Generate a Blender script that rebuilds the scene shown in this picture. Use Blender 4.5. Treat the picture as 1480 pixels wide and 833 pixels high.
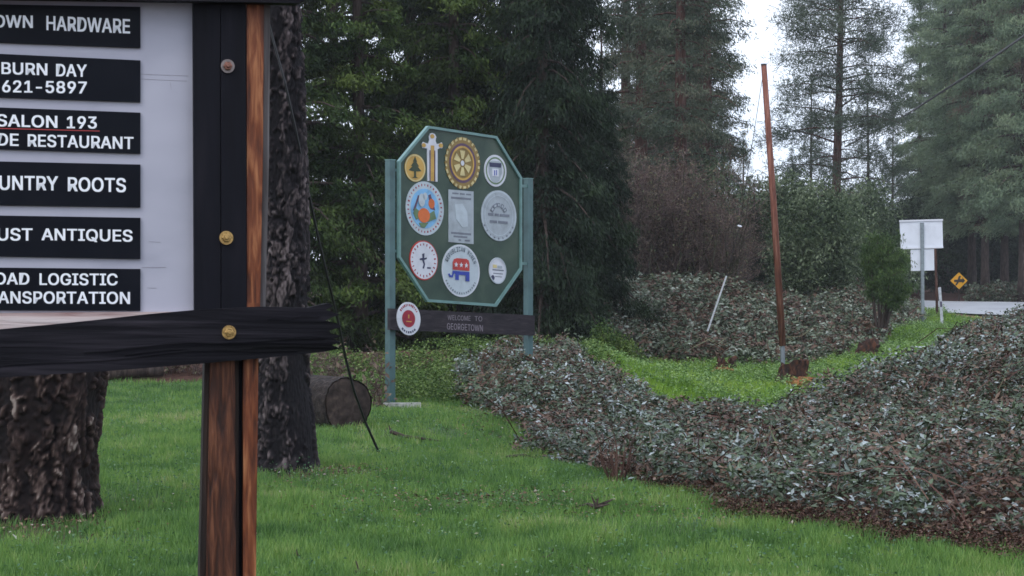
import bpy, math, random
import numpy as np
from mathutils import Vector, Matrix, noise
for o in list(bpy.data.objects): bpy.data.objects.remove(o)
SC = bpy.context.scene
R = math.radians
# ------------------------------------------------------------------ camera
F, CX, CY, EYE = 2600.0, 740.0, 416.5, 1.6          # focal length in photo pixels
cam = bpy.data.cameras.new('camera'); camo = bpy.data.objects.new('camera', cam)
SC.collection.objects.link(camo); SC.camera = camo
camo.location = (0, 0, EYE); camo.rotation_euler = (R(90), 0, 0)
cam.sensor_width = 36; cam.lens = 36*F/1480; cam.clip_start = .1; cam.clip_end = 5000
# ------------------------------------------------------------------ sky and sun
SUN_EL, SUN_AZ = R(52), R(215)
w = bpy.data.worlds.new('World'); SC.world = w; w.use_nodes = True
nt = w.node_tree; nt.nodes.clear()
def N(t, **k):
    n = nt.nodes.new(t)
    for a, b in k.items(): setattr(n, a, b)
    return n
sky = N('ShaderNodeTexSky', sky_type='NISHITA', sun_disc=False, sun_elevation=SUN_EL, sun_rotation=SUN_AZ)
b1 = N('ShaderNodeBackground'); b1.inputs[1].default_value = .10
nt.links.new(sky.outputs[0], b1.inputs[0])
tc = N('ShaderNodeTexCoord'); mp = N('ShaderNodeMapping'); mp.inputs[3].default_value = (1, 1, 3)
nz = N('ShaderNodeTexNoise'); nz.inputs['Scale'].default_value = 2.2; nz.inputs['Detail'].default_value = 5
cr = N('ShaderNodeValToRGB')
cr.color_ramp.elements[0].position = .3; cr.color_ramp.elements[0].color = (.70, .80, 1.0, 1)
cr.color_ramp.elements[1].position = .7; cr.color_ramp.elements[1].color = (.96, 1.0, 1.10, 1)
b2 = N('ShaderNodeBackground'); b2.inputs[1].default_value = 1.0
nt.links.new(tc.outputs['Generated'], mp.inputs[0]); nt.links.new(mp.outputs[0], nz.inputs[0])
nt.links.new(nz.outputs[0], cr.inputs[0]); nt.links.new(cr.outputs[0], b2.inputs[0])
mx = N('ShaderNodeMixShader'); mx.inputs[0].default_value = .85
wo = N('ShaderNodeOutputWorld')
nt.links.new(b1.outputs[0], mx.inputs[1]); nt.links.new(b2.outputs[0], mx.inputs[2]); nt.links.new(mx.outputs[0], wo.inputs[0])
sl = bpy.data.lights.new('sun', 'SUN'); sl.energy = .7; sl.angle = R(25); sl.color = (1, .97, .92)
so = bpy.data.objects.new('sun', sl); SC.collection.objects.link(so)
dirv = Vector((math.sin(SUN_AZ)*math.cos(SUN_EL), math.cos(SUN_AZ)*math.cos(SUN_EL), math.sin(SUN_EL)))
so.rotation_euler = dirv.to_track_quat('Z', 'Y').to_euler()
SC.view_settings.view_transform = 'Standard'; SC.view_settings.look = 'None'
SC.view_settings.exposure = .70; SC.view_settings.gamma = 1
SC.render.engine = 'CYCLES'
SC.cycles.pixel_filter_type = 'GAUSSIAN'; SC.cycles.filter_width = 1.8
SC.cycles.max_bounces = 6; SC.cycles.diffuse_bounces = 3; SC.cycles.glossy_bounces = 2
SC.cycles.transmission_bounces = 3; SC.cycles.transparent_max_bounces = 4
# ------------------------------------------------------------------ helpers
def px2(px, d): return (px-CX)/F*d
def at(px, py, d): return np.array(((px-CX)/F*d, d, EYE-(py-CY)/F*d))
rng = np.random.default_rng(7)
PI = math.pi
def ramp_mat(name, stops, rough=.6, attr='rnd', transl=0.0, spec=.18, noise_mix=None, bump=None):
    """procedural material: colour from a per-piece random value, mottled by noise"""
    m = bpy.data.materials.new(name); m.use_nodes = True
    t = m.node_tree; P = t.nodes['Principled BSDF']; out = t.nodes['Material Output']
    a = t.nodes.new('ShaderNodeAttribute'); a.attribute_name = attr
    r = t.nodes.new('ShaderNodeValToRGB'); e = r.color_ramp.elements
    while len(e) < len(stops): e.new(.5)
    for i, (p, c) in enumerate(stops): e[i].position = p; e[i].color = (*c, 1)
    t.links.new(a.outputs['Fac'], r.inputs[0]); col = r.outputs[0]
    P.inputs['Roughness'].default_value = rough; P.inputs['Specular IOR Level'].default_value = spec
    if noise_mix:
        sc_, fac, c2 = noise_mix
        g = t.nodes.new('ShaderNodeNewGeometry'); n = t.nodes.new('ShaderNodeTexNoise'); n.inputs['Scale'].default_value = sc_; n.inputs['Detail'].default_value = 3
        t.links.new(g.outputs['Position'], n.inputs['Vector'])
        rr = t.nodes.new('ShaderNodeMapRange'); rr.inputs[1].default_value = .42; rr.inputs[2].default_value = .62; rr.inputs[4].default_value = fac
        t.links.new(n.outputs[0], rr.inputs[0])
        mm = t.nodes.new('ShaderNodeMix'); mm.data_type = 'RGBA'; mm.inputs['B'].default_value = (*c2, 1)
        t.links.new(rr.outputs[0], mm.inputs['Factor']); t.links.new(col, mm.inputs['A']); col = mm.outputs['Result']
    t.links.new(col, P.inputs['Base Color'])
    if transl:
        tr = t.nodes.new('ShaderNodeBsdfTranslucent'); t.links.new(col, tr.inputs[0])
        ms = t.nodes.new('ShaderNodeMixShader'); ms.inputs[0].default_value = transl
        t.links.new(P.outputs[0], ms.inputs[1]); t.links.new(tr.outputs[0], ms.inputs[2]); t.links.new(ms.outputs[0], out.inputs[0])
    return m
def wood_mat(name, c0, c1, c2, scale=(30, 30, 1.2), rough=.7, bump=.6, spec=.3, rot=(0, 0, 0), detail=6, p=(.3, .52, .75), dist=.012):
    """noise stretched along the grain (or nearly isotropic for paint), with bump"""
    m = bpy.data.materials.new(name); m.use_nodes = True
    t = m.node_tree; P = t.nodes['Principled BSDF']
    g = t.nodes.new('ShaderNodeTexCoord'); mp = t.nodes.new('ShaderNodeMapping')
    mp.inputs['Scale'].default_value = scale; mp.inputs['Rotation'].default_value = rot
    n = t.nodes.new('ShaderNodeTexNoise'); n.inputs['Scale'].default_value = 1; n.inputs['Detail'].default_value = detail; n.inputs['Distortion'].default_value = .4
    t.links.new(g.outputs['Object'], mp.inputs[0]); t.links.new(mp.outputs[0], n.inputs[0])
    r = t.nodes.new('ShaderNodeValToRGB'); e = r.color_ramp.elements; e.new(.5)
    for i, (q, c) in enumerate(zip(p, (c0, c1, c2))): e[i].position = q; e[i].color = (*c, 1)
    t.links.new(n.outputs[0], r.inputs[0]); t.links.new(r.outputs[0], P.inputs['Base Color'])
    b = t.nodes.new('ShaderNodeBump'); b.inputs['Strength'].default_value = bump; b.inputs['Distance'].default_value = dist
    t.links.new(n.outputs[0], b.inputs['Height']); t.links.new(b.outputs[0], P.inputs['Normal'])
    P.inputs['Roughness'].default_value = rough; P.inputs['Specular IOR Level'].default_value = spec
    return m
def paint(name, c, rough=.5, var=.25, scale=8, metallic=0, spec=.5):
    d = tuple(x*(1-var) for x in c); l = tuple(min(1, x*(1+var*.5)) for x in c)
    m = wood_mat(name, d, c, l, scale=(scale,)*3, rough=rough, bump=.15, spec=spec, dist=.004)
    m.node_tree.nodes['Principled BSDF'].inputs['Metallic'].default_value = metallic
    return m
def tag(o, label=None, cat=None, group=None, kind=None):
    for k, v in (('label', label), ('category', cat), ('group', group), ('kind', kind)):
        if v: o[k] = v
    return o
WOFF = {}
def thing(name, loc, label, cat, group=None):
    o = bpy.data.objects.new(name, None); SC.collection.objects.link(o)
    o.empty_display_size = .2; o.location = tuple(loc); WOFF[o.name] = np.array(loc, float)
    return tag(o, label, cat, group)
def mobj(name, V, faces, mat, parent=None, attr=None, smooth=False, label=None, kind=None, orig=None):
    """V in world coordinates; faces = array (n,k) or list of lists; one mesh object"""
    V = np.asarray(V, float).reshape(-1, 3)
    off = WOFF[parent.name] if parent else (np.array(orig, float) if orig is not None else np.zeros(3))
    me = bpy.data.meshes.new(name); Vl = V-off
    if isinstance(faces, np.ndarray):
        n, k = faces.shape
        me.vertices.add(len(Vl)); me.vertices.foreach_set('co', Vl.astype(np.float32).ravel())
        me.loops.add(n*k); me.loops.foreach_set('vertex_index', faces.astype(np.int32).ravel())
        me.polygons.add(n); me.polygons.foreach_set('loop_start', np.arange(0, n*k, k, dtype=np.int32))
        me.update(calc_edges=True)
    else:
        me.from_pydata([tuple(v) for v in Vl], [], faces); me.update()
    if attr:
        for an, av in attr.items():
            a = me.attributes.new(an, 'FLOAT', 'POINT'); a.data.foreach_set('value', np.asarray(av, np.float32))
    if smooth: me.polygons.foreach_set('use_smooth', np.ones(len(me.polygons), bool))
    if mat: me.materials.append(mat)
    o = bpy.data.objects.new(name, me); SC.collection.objects.link(o)
    if parent: o.parent = parent; WOFF[o.name] = off
    else: o.location = tuple(off); WOFF[o.name] = off
    if label: o['label'] = label
    if kind: o['kind'] = kind
    return o
class MB:
    """collects shapes of ONE part"""
    def __init__(s): s.v = []; s.f = []
    def add(s, V, Fc):
        b = len(s.v); s.v += [tuple(v) for v in V]; s.f += [[i+b for i in f] for f in Fc]
    def tube(s, pts, rad, n=8, cap=True):
        pts = [np.array(p, float) for p in pts]; m = len(pts)
        rad = [rad]*m if np.isscalar(rad) else rad
        V = []; up = None
        for i, p in enumerate(pts):
            t = pts[min(i+1, m-1)]-pts[max(i-1, 0)]; t /= np.linalg.norm(t)+1e-9
            a = np.cross(t, (0, 0, 1) if abs(t[2]) < .95 else (0, 1, 0)) if up is None else up-t*np.dot(up, t)
            a /= np.linalg.norm(a)+1e-9; up = a; b = np.cross(t, a)
            for k in range(n):
                q = 2*PI*k/n; V.append(p+rad[i]*(math.cos(q)*a+math.sin(q)*b))
        Fc = [[i*n+k, i*n+(k+1) % n, (i+1)*n+(k+1) % n, (i+1)*n+k] for i in range(m-1) for k in range(n)]
        if cap: Fc += [list(range(n))[::-1], [(m-1)*n+k for k in range(n)]]
        s.add(V, Fc); return s
    def box(s, c, sz, rz=0):
        c = np.array(c, float); x, y, z = [q/2 for q in sz]; V = []
        for a in (-x, x):
            for b in (-y, y):
                for e in (-z, z): V.append(c+np.array((a*math.cos(rz)-b*math.sin(rz), a*math.sin(rz)+b*math.cos(rz), e)))
        s.add(V, [[0, 1, 3, 2], [4, 6, 7, 5], [0, 4, 5, 1], [2, 3, 7, 6], [0, 2, 6, 4], [1, 5, 7, 3]]); return s
    def build(s, name, mat, parent=None, **k): return mobj(name, s.v, s.f, mat, parent, **k)
class Plane:
    """a vertical plane in the place, yaw = how far its right side recedes"""
    def __init__(s, px, d, yaw):
        s.p0 = at(px, CY, d); s.u = np.array((math.cos(yaw), math.sin(yaw), 0)); s.n = np.array((math.sin(yaw), -math.cos(yaw), 0)); s.yaw = yaw
    def pt(s, px, py, off=0):
        r = np.array(((px-CX)/F, 1, -(py-CY)/F)); c = np.array((0, 0, EYE))
        p0 = s.p0+s.n*off
        return c+r*(np.dot(s.n, p0-c)/np.dot(s.n, r))
    def prism(s, mb, poly, o0, o1):
        """poly = outline; front face at offset o1, back at o0"""
        fr = [s.pt(x, y, o1) for x, y in poly]; bk = [p-s.n*(o1-o0) for p in fr]; n = len(poly)
        area = sum(poly[i][0]*poly[(i+1) % n][1]-poly[(i+1) % n][0]*poly[i][1] for i in range(n))
        idx = list(range(n)) if area < 0 else list(range(n))[::-1]
        fc = [idx, [i+n for i in idx[::-1]]]
        for a in range(n):
            i, j = idx[a], idx[(a+1) % n]; fc.append([j, i, i+n, j+n])
        mb.add(fr+bk, fc); return mb
# --- value noise
def vnoise(x, y, seed=0):
    xi = np.floor(x).astype(np.int64); yi = np.floor(y).astype(np.int64); fx = x-xi; fy = y-yi
    def h(a, b):
        n = (a*374761393+b*668265263+seed*982451653) & 0x7fffffff
        n = ((n ^ (n >> 13))*1274126177) & 0x7fffffff
        return ((n ^ (n >> 16)) & 0xffff)/65535.
    fx = fx*fx*(3-2*fx); fy = fy*fy*(3-2*fy)
    return (h(xi, yi)*(1-fx)+h(xi+1, yi)*fx)*(1-fy)+(h(xi, yi+1)*(1-fx)+h(xi+1, yi+1)*fx)*fy
def fbm(x, y, seed=0, o=3):
    s = 0; a = .5; t = 0
    for i in range(o): s = s+a*vnoise(x*2**i, y*2**i, seed+i*17); t += a; a *= .5
    return s/t
# ------------------------------------------------------------------ terrain
ctrl = []
def cz(px, d, z): ctrl.append((px2(px, d), d, z))
def cy_(px, d, row): ctrl.append((px2(px, d), d, EYE-(row-CY)/F*d))
for x in (-12, -6, 0, 6, 12): ctrl += [(x, -8, 0), (x, 0, 0), (x, 5, 0)]
for px in (-400, 0, 300, 600, 900, 1200): cz(px, 10, 0)
for px in (-400, 0, 250, 480, 640): cz(px, 16, 0); cz(px, 22, 0.0); cz(px, 28, 0.0)
for px in (-400, 0, 300, 560, 760): cz(px, 40, .05); cz(px, 55, .3); cz(px, 80, .6)
cz(1480, 10.8, 0); cz(1700, 10.8, 0); cz(1300, 11.6, 0); cz(1040, 12.8, 0); cz(870, 15.8, 0); cz(720, 21.4, 0)
cz(1040, 16, -.22); cz(1200, 16, -.2); cz(940, 20, -.35); cz(1080, 20, -.5); cz(1250, 20, -.35); cz(1480, 16, .1); cz(1480, 21, .4); cz(1700, 20, .7)
cz(1480, 28, .62); cz(1400, 30, .1); cz(1330, 28, -.12); cz(1250, 27, -.5); cz(1080, 28, -.85); cz(960, 28, -.5); cz(840, 28, -.1)
cy_(1000, 33, 600); cy_(1100, 36, 577); cy_(1040, 40, 550); cy_(1130, 40, 548); cy_(1200, 40, 553); cy_(900, 34, 530); cy_(940, 37, 540); cy_(1060, 42, 538)
cy_(1250, 46, 522); cy_(1300, 54, 492); cy_(1380, 60, 477); cy_(1420, 60, 474); cy_(1333, 62, 464); cy_(1500, 62, 470); cz(1480, 45, .55); cz(1650, 50, .7)
cz(980, 55, 1.35); cz(900, 55, 1.3); cz(900, 48, .7); cz(1000, 49, .8); cz(1080, 50, .45); cz(1060, 58, 1.0); cz(1150, 52, .0); cz(1150, 60, .6); cz(1230, 56, .55); cz(1240, 64, 1.0); cz(1170, 72, .9); cz(1000, 72, 1.4)
cy_(1340, 74, 457); cy_(1480, 74, 463); cy_(1340, 88, 441); cy_(1480, 88, 442); cy_(1650, 88, 444); cz(1480, 100, 1.2); cz(1350, 100, .9); cz(1200, 100, 1.2); cz(1000, 110, 1.8)
for px in (-200, 400, 900, 1400, 1900): cz(px, 170, 2.2); cz(px, 120, 1.6 if px != 1400 else 1.3)
ctrl = np.array(ctrl)
def U(r2): return np.where(r2 > 1e-12, .5*r2*np.log(np.maximum(r2, 1e-12)), 0)
nC = len(ctrl); D2 = ((ctrl[:, None, :2]-ctrl[None, :, :2])**2).sum(-1)
A = np.zeros((nC+3, nC+3)); A[:nC, :nC] = U(D2)+np.eye(nC)*.6; A[:nC, nC] = 1; A[:nC, nC+1:] = ctrl[:, :2]; A[nC:, :nC] = A[:nC, nC:].T
TW = np.linalg.solve(A, np.r_[ctrl[:, 2], 0, 0, 0])
def gh(x, y):
    x = np.atleast_1d(np.asarray(x, float)); y = np.atleast_1d(np.asarray(y, float))
    xc = np.clip(x, -16-.15*np.clip(y, 0, 200), 16+.3*np.clip(y, 0, 200)); yc = np.clip(y, -8, 170); out = np.empty(x.shape)
    xf, yf, of = xc.ravel(), yc.ravel(), out.ravel()
    for i in range(0, xf.size, 40000):
        s = slice(i, i+40000)
        r2 = (xf[s, None]-ctrl[:, 0])**2+(yf[s, None]-ctrl[:, 1])**2
        of[s] = U(r2)@TW[:nC]+TW[nC]+TW[nC+1]*xf[s]+TW[nC+2]*yf[s]
    out = of.reshape(x.shape)
    return out+.05*(fbm(x*.9, y*.9, 3)-.5)
def gh1(x, y): return float(gh(x, y)[0])
def poly_w(lst): return [(px2(p, d), d) for p, d in lst]
def inside(x, y, poly, jit=0.):
    if jit: x = x+jit*(fbm(x*1.1+9, y*1.1, 5)-.5)*2; y = y+jit*(fbm(x*1.1, y*1.1+31, 6)-.5)*2
    r = np.zeros(np.shape(x), bool); n = len(poly)
    for i in range(n):
        (x0, y0), (x1, y1) = poly[i], poly[(i+1) % n]
        c = ((y0 > y) != (y1 > y)); r ^= c & (x < (x1-x0)*(y-y0)/((y1-y0) or 1e-9)+x0)
    return r
NEAR = poly_w([(1800, 10.0), (1480, 10.7), (1300, 11.5), (1180, 12.0), (1040, 12.9), (870, 16.2), (740, 20.5), (690, 23), (660, 27), (720, 32), (850, 33), (900, 29), (960, 26), (1060, 24.5), (1160, 25.5), (1240, 30), (1330, 38), (1400, 50), (1470, 58), (1800, 56)])
BANK = poly_w([(850, 39), (900, 40), (960, 41.5), (1060, 42.5), (1150, 43), (1200, 44.5), (1245, 48.5), (1292, 54.5), (1330, 62), (1325, 72), (1250, 80), (1100, 78), (900, 74), (780, 60), (800, 44)])
ROAD = poly_w([(1335, 74), (1480, 71), (2400, 68), (2600, 88), (1500, 88), (1330, 92), (1200, 100), (1180, 92), (1290, 84)])
LAWN = poly_w([(-2500, 2), (2500, 2), (1800, 10.0), (1480, 10.6), (1300, 11.35), (1180, 11.9), (1040, 12.9), (950, 14.6), (870, 16.7), (750, 22), (700, 25), (660, 28), (600, 31), (300, 29.5), (-900, 29)])
SWALE = poly_w([(830, 33), (900, 28.5), (960, 25.6), (1060, 24), (1160, 25), (1240, 29.5), (1330, 37), (1400, 49), (1450, 58), (1415, 62), (1345, 66), (1332, 62), (1296, 55), (1250, 49), (1200, 45), (1150, 43.5), (1060, 43), (960, 42), (880, 40)])
def seg(a, b, n, p=1.0): return list(a+(b-a)*(np.linspace(0, 1, n, endpoint=False)**p))
xs = np.array(seg(-600, -60, 12, .5)+seg(-60, -14, 40)+seg(-14, 22, 260)+seg(22, 70, 50)+seg(70, 600, 12, 2)+[600.])
ys = np.array(seg(-120, -8, 8, .6)+seg(-8, 8, 30)+seg(8, 66, 330)+seg(66, 110, 110)+seg(110, 200, 40)+seg(200, 900, 12, 2)+[900.])
GX, GY = np.meshgrid(xs, ys); GZ = gh(GX, GY)
nx, ny = len(xs), len(ys)
idx = np.arange(nx*ny).reshape(ny, nx)
gf = np.stack([idx[:-1, :-1], idx[:-1, 1:], idx[1:, 1:], idx[1:, :-1]], -1).reshape(-1, 4)
gl = inside(GX, GY, LAWN, .5).astype(float); gs = inside(GX, GY, SWALE, .5).astype(float)
soil = 1-np.clip(gl+gs, 0, 1)
# bare patches by the tree feet
for (p_, d_, r_) in ((475, 15.2, .75), (60, 12.2, .9), (430, 15.9, .7), (1390, 68, 2.5)):
    rr = np.hypot(GX-px2(p_, d_), (GY-d_)*.8)/r_; soil = np.maximum(soil, np.clip(1.25-rr+.9*(fbm(GX*4, GY*4, 9)-.5), 0, 1)*.8)
red = np.clip(1.8-np.hypot((GX-px2(1425, 68))*.6, (GY-67)*.7)/3.2, 0, 1)
def ground_mat():
    m = bpy.data.materials.new('ground_soil_and_turf'); m.use_nodes = True; t = m.node_tree; P = t.nodes['Principled BSDF']
    g = t.nodes.new('ShaderNodeNewGeometry')
    def nz(s, d=5):
        n = t.nodes.new('ShaderNodeTexNoise'); n.inputs['Scale'].default_value = s; n.inputs['Detail'].default_value = d; t.links.new(g.outputs['Position'], n.inputs['Vector']); return n
    def rp(n, st):
        r = t.nodes.new('ShaderNodeValToRGB'); e = r.color_ramp.elements
        while len(e) < len(st): e.new(.5)
        for i, (p, c) in enumerate(st): e[i].position = p; e[i].color = (*c, 1)
        t.links.new(n.outputs[0], r.inputs[0]); return r
    a = nz(6); b = nz(14)
    gr = rp(a, [(.3, (.05, .075, .03)), (.55, (.07, .12, .045)), (.75, (.11, .13, .06))])
    so_ = rp(b, [(.3, (.022, .011, .008)), (.5, (.06, .028, .020)), (.72, (.12, .060, .044))])
    rd = rp(b, [(.3, (.13, .06, .045)), (.7, (.26, .13, .10))])
    def mix(f, x, y):
        q = t.nodes.new('ShaderNodeMix'); q.data_type = 'RGBA'; t.links.new(f, q.inputs['Factor']); t.links.new(x, q.inputs['A']); t.links.new(y, q.inputs['B']); return q.outputs['Result']
    A1 = t.nodes.new('ShaderNodeAttribute'); A1.attribute_name = 'soil'; A2 = t.nodes.new('ShaderNodeAttribute'); A2.attribute_name = 'red'
    c = mix(A1.outputs['Fac'], gr.outputs[0], so_.outputs[0]); c = mix(A2.outputs['Fac'], c, rd.outputs[0])
    t.links.new(c, P.inputs['Base Color']); P.inputs['Roughness'].default_value = .9; P.inputs['Specular IOR Level'].default_value = .15
    bp = t.nodes.new('ShaderNodeBump'); bp.inputs['Distance'].default_value = .04; t.links.new(b.outputs[0], bp.inputs['Height']); t.links.new(bp.outputs[0], P.inputs['Normal'])
    return m
tag(mobj('ground', np.stack([GX, GY, GZ], -1), gf, ground_mat(), attr={'soil': soil.ravel(), 'red': red.ravel()}, smooth=True), kind='structure')
# road: a wet two lane strip that comes from the right and bends away
def road_strip(name, offs0, offs1, dz, mat, **k):
    cen = [(px2(2600, 79), 79), (px2(2000, 79.5), 79.5), (px2(1650, 80), 80), (px2(1500, 80.6), 80.6), (px2(1420, 81), 81), (px2(1350, 81.5), 81.5), (px2(1290, 82), 82), (px2(1200, 83), 83), (px2(1100, 86), 86), (px2(1000, 93), 93)]
    cen = np.array(cen); T = np.linspace(0, 1, 90); tt = np.linspace(0, 1, len(cen))
    c = np.stack([np.interp(T, tt, cen[:, 0]), np.interp(T, tt, cen[:, 1])], 1)
    for _ in range(6): c[1:-1] = (c[:-2]+c[1:-1]*2+c[2:])/4
    tn = np.gradient(c, axis=0); tn /= np.linalg.norm(tn, axis=1)[:, None]; nn = np.stack([tn[:, 1], -tn[:, 0]], 1)
    V = []; cols = [offs0, offs0, offs1, offs1] if False else np.linspace(offs0, offs1, 7)
    zc = gh(c[:, 0], c[:, 1])
    for j, o_ in enumerate(cols):
        q = c+nn*o_; zq = gh(q[:, 0], q[:, 1])+.03; V.append(np.stack([q[:, 0], q[:, 1], np.convolve(np.r_[[zq[0]]*4, zq, [zq[-1]]*4], np.ones(9)/9, 'valid')+dz], 1))
    V = np.stack(V, 1).reshape(-1, 3); n = len(c)
    f = [[i*7+j, i*7+j+1, (i+1)*7+j+1, (i+1)*7+j] for i in range(n-1) for j in range(6)]
    b = len(V)
    if dz > .2: pass
    return mobj(name, V, f, mat, smooth=True, **k)
asph = wood_mat('wet_pavement_sky_sheen', (.40, .41, .45), (.46, .48, .52), (.52, .54, .58), scale=(.6, .6, .6), rough=.4, bump=.05, spec=.7)  # the wet surface's sky reflection is put into this pale base colour
linep = paint('road_line_paint', (.75, .75, .72), rough=.4)
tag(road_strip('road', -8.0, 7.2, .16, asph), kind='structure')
tag(road_strip('road_edge_line', 6.3, 6.5, .168, linep), kind='structure')
tag(road_strip('road_edge_line', -7.3, -7.1, .168, linep), kind='structure')
# ------------------------------------------------------------------ foliage generators
def unit(a): return a/(np.linalg.norm(a, axis=-1, keepdims=True)+1e-9)
def leaf_mesh(C, Dr, Nn, L, W, rnd, fold=.15):
    """rhombic leaves: base, left, tip, right; folded along the midrib"""
    n = len(C); L = np.broadcast_to(L, n)[:, None]; W = np.broadcast_to(W, n)[:, None]
    Dr = unit(Dr); S = unit(np.cross(Dr, Nn)); Nu = unit(np.cross(S, Dr))
    b = C-Dr*L*.5; t = C+Dr*L*.5-Nu*L*.1; l = C-S*W*.5+Nu*W*fold; r = C+S*W*.5+Nu*W*fold
    V = np.stack([b, r, t, l], 1).reshape(-1, 3); i = np.arange(n)[:, None]*4
    Fc = np.concatenate([i+np.array([[0, 1, 2]]), i+np.array([[0, 2, 3]])], 0)
    return V, Fc, np.repeat(rnd, 4)
def trunk_mesh(mb, H, r0, r1, lean=(0, 0), n=9, m=14, base=(0, 0, 0), flare=1.3, g=rng):
    ph = g.uniform(0, 6, 4); pts = []; rad = []
    for i in range(m+1):
        t = i/m; pts.append((base[0]+lean[0]*t+.03*H*.3*math.sin(ph[0]+2.2*t)*t, base[1]+lean[1]*t, base[2]+H*t))
        rad.append((r0*(1-t)+r1*t)*(1+(flare-1)*math.exp(-t*H*1.6)))
    mb.tube(pts, rad, n); return np.array(pts)
bark_far = wood_mat('conifer_bark', (.022, .015, .013), (.06, .042, .036), (.11, .085, .075), scale=(14, 14, 3), rough=.9, bump=.8, dist=.03)
bark_red = wood_mat('reddish_bark', (.03, .015, .012), (.09, .045, .035), (.17, .10, .08), scale=(12, 12, 2.5), rough=.9, bump=.8, dist=.03)
bark_moss = wood_mat('mossy_bark', (.02, .022, .012), (.05, .05, .028), (.09, .085, .06), scale=(12, 12, 3), rough=.95, bump=.6)
def conifer(name, g, H, Rc, z0, nl, cd, k, leafL, leafW, mats, label, droop=.5, pw=.8, sig=.2, up=.35, lean=(0, 0), tr=.2, group=None, needle=False, cat='tree', sway=.3, taper_low=0.0, cut=99):
    """trunk + limbs + a crown of many small leaf faces carried on the limbs; built at the origin"""
    root = thing(name, (0, 0, 0), label, cat, group)
    tb = MB(); P = trunk_mesh(tb, H, tr, .03, lean, g=g); tb.build('trunk', mats[0], root, smooth=True)
    u = np.sort(g.random(nl)); h = z0+(H-z0)*u**.95
    h = h[h < cut]; nl = len(h)
    fr = (h-z0)/(H-z0)
    Lb = Rc*np.clip(1-fr, .04, 1)**pw*g.uniform(.55, 1.12, nl)*(1-taper_low*np.exp(-fr*9))
    az = np.arange(nl)*2.399+g.uniform(-.5, .5, nl)
    out = np.stack([np.cos(az), np.sin(az), 0*az], 1)
    a = up*g.uniform(.3, 1.4, nl)*(.5+fr); b = droop*g.uniform(.6, 1.3, nl)
    x0 = np.interp(h, P[:, 2], P[:, 0]); y0 = np.interp(h, P[:, 2], P[:, 1])
    lb = MB()
    def pos(i, t):
        L = Lb[i][:, None] if np.ndim(i) else Lb[i]
        tt = t[:, None] if np.ndim(t) else t
        base = np.stack([x0[i], y0[i], h[i]], -1)
        q = base+out[i]*L*tt
        q[..., 2] += (Lb[i]*(a[i]*t-b[i]*t*t))
        return q
    for i in range(nl):
        tt = np.array((0, .3, .6, .95)); ii = np.full(4, i); q = pos(ii, tt)
        rr = (.010+.011*Lb[i]) if needle else (.018+.022*Lb[i]); lb.tube(q, [rr, rr*.7, rr*.45, rr*.12], 4, cap=False)
    # clumps
    nc = np.maximum(3, (cd*Lb**1.25)).astype(int); I = np.repeat(np.arange(nl), nc); M = len(I)
    t = g.uniform(.12 if not needle else .35, 1.0, M)**.75
    side = np.stack([-out[I][:, 1], out[I][:, 0], 0*t], 1)
    wd = (.38*Lb[I]*(1.15-t)+.12)*g.uniform(-1, 1, M)
    C = pos(I, t)+side*wd[:, None]; C[:, 2] -= np.abs(wd)*sway+g.uniform(0, .12, M)
    if needle:
        sel = g.random(M) < .35; S = pos(I, t)
        for j in np.where(sel)[0][:900]: lb.tube([S[j], C[j]], [.012, .006], 3, cap=False)
    lb.build('branches', mats[0], root, kind='stuff')
    J = np.repeat(np.arange(M), k); n = len(J)
    crnd = np.clip(g.random(M)*.7+1.6*(fbm(C[:, 0]*1.1+C[:, 2]*.3, C[:, 2]*1.3+C[:, 1]*.8, 61)-.38), 0, 1)
    if needle:
        dv = unit(g.normal(size=(n, 3))+np.array((0, 0, .35))+out[I[J]]*.5)
        cen = C[J]+dv*leafL*.5+g.normal(size=(n, 3))*sig*.6; dr = dv
        nn = unit(g.normal(size=(n, 3)))
    else:
        cen = C[J]+g.normal(size=(n, 3))*sig*np.array((1, 1, .6))
        dr = unit(out[I[J]]*.5+g.normal(size=(n, 3))*.5+np.array((0, 0, -droop*1.1)))
        nn = unit(g.normal(size=(n, 3))*.7+out[I[J]]*.3+np.array((0, 0, .8)))
    V, Fc, rn = leaf_mesh(cen, dr, nn, leafL*g.uniform(.6, 1.3, n), leafW*g.uniform(.6, 1.3, n), np.clip(crnd[J]*.5+g.random(nl)[I[J]]*.3+g.random(n)*.25, 0, 1))
    mobj('crown', V, Fc, mats[1], root, attr={'rnd': rn})
    return root
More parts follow.
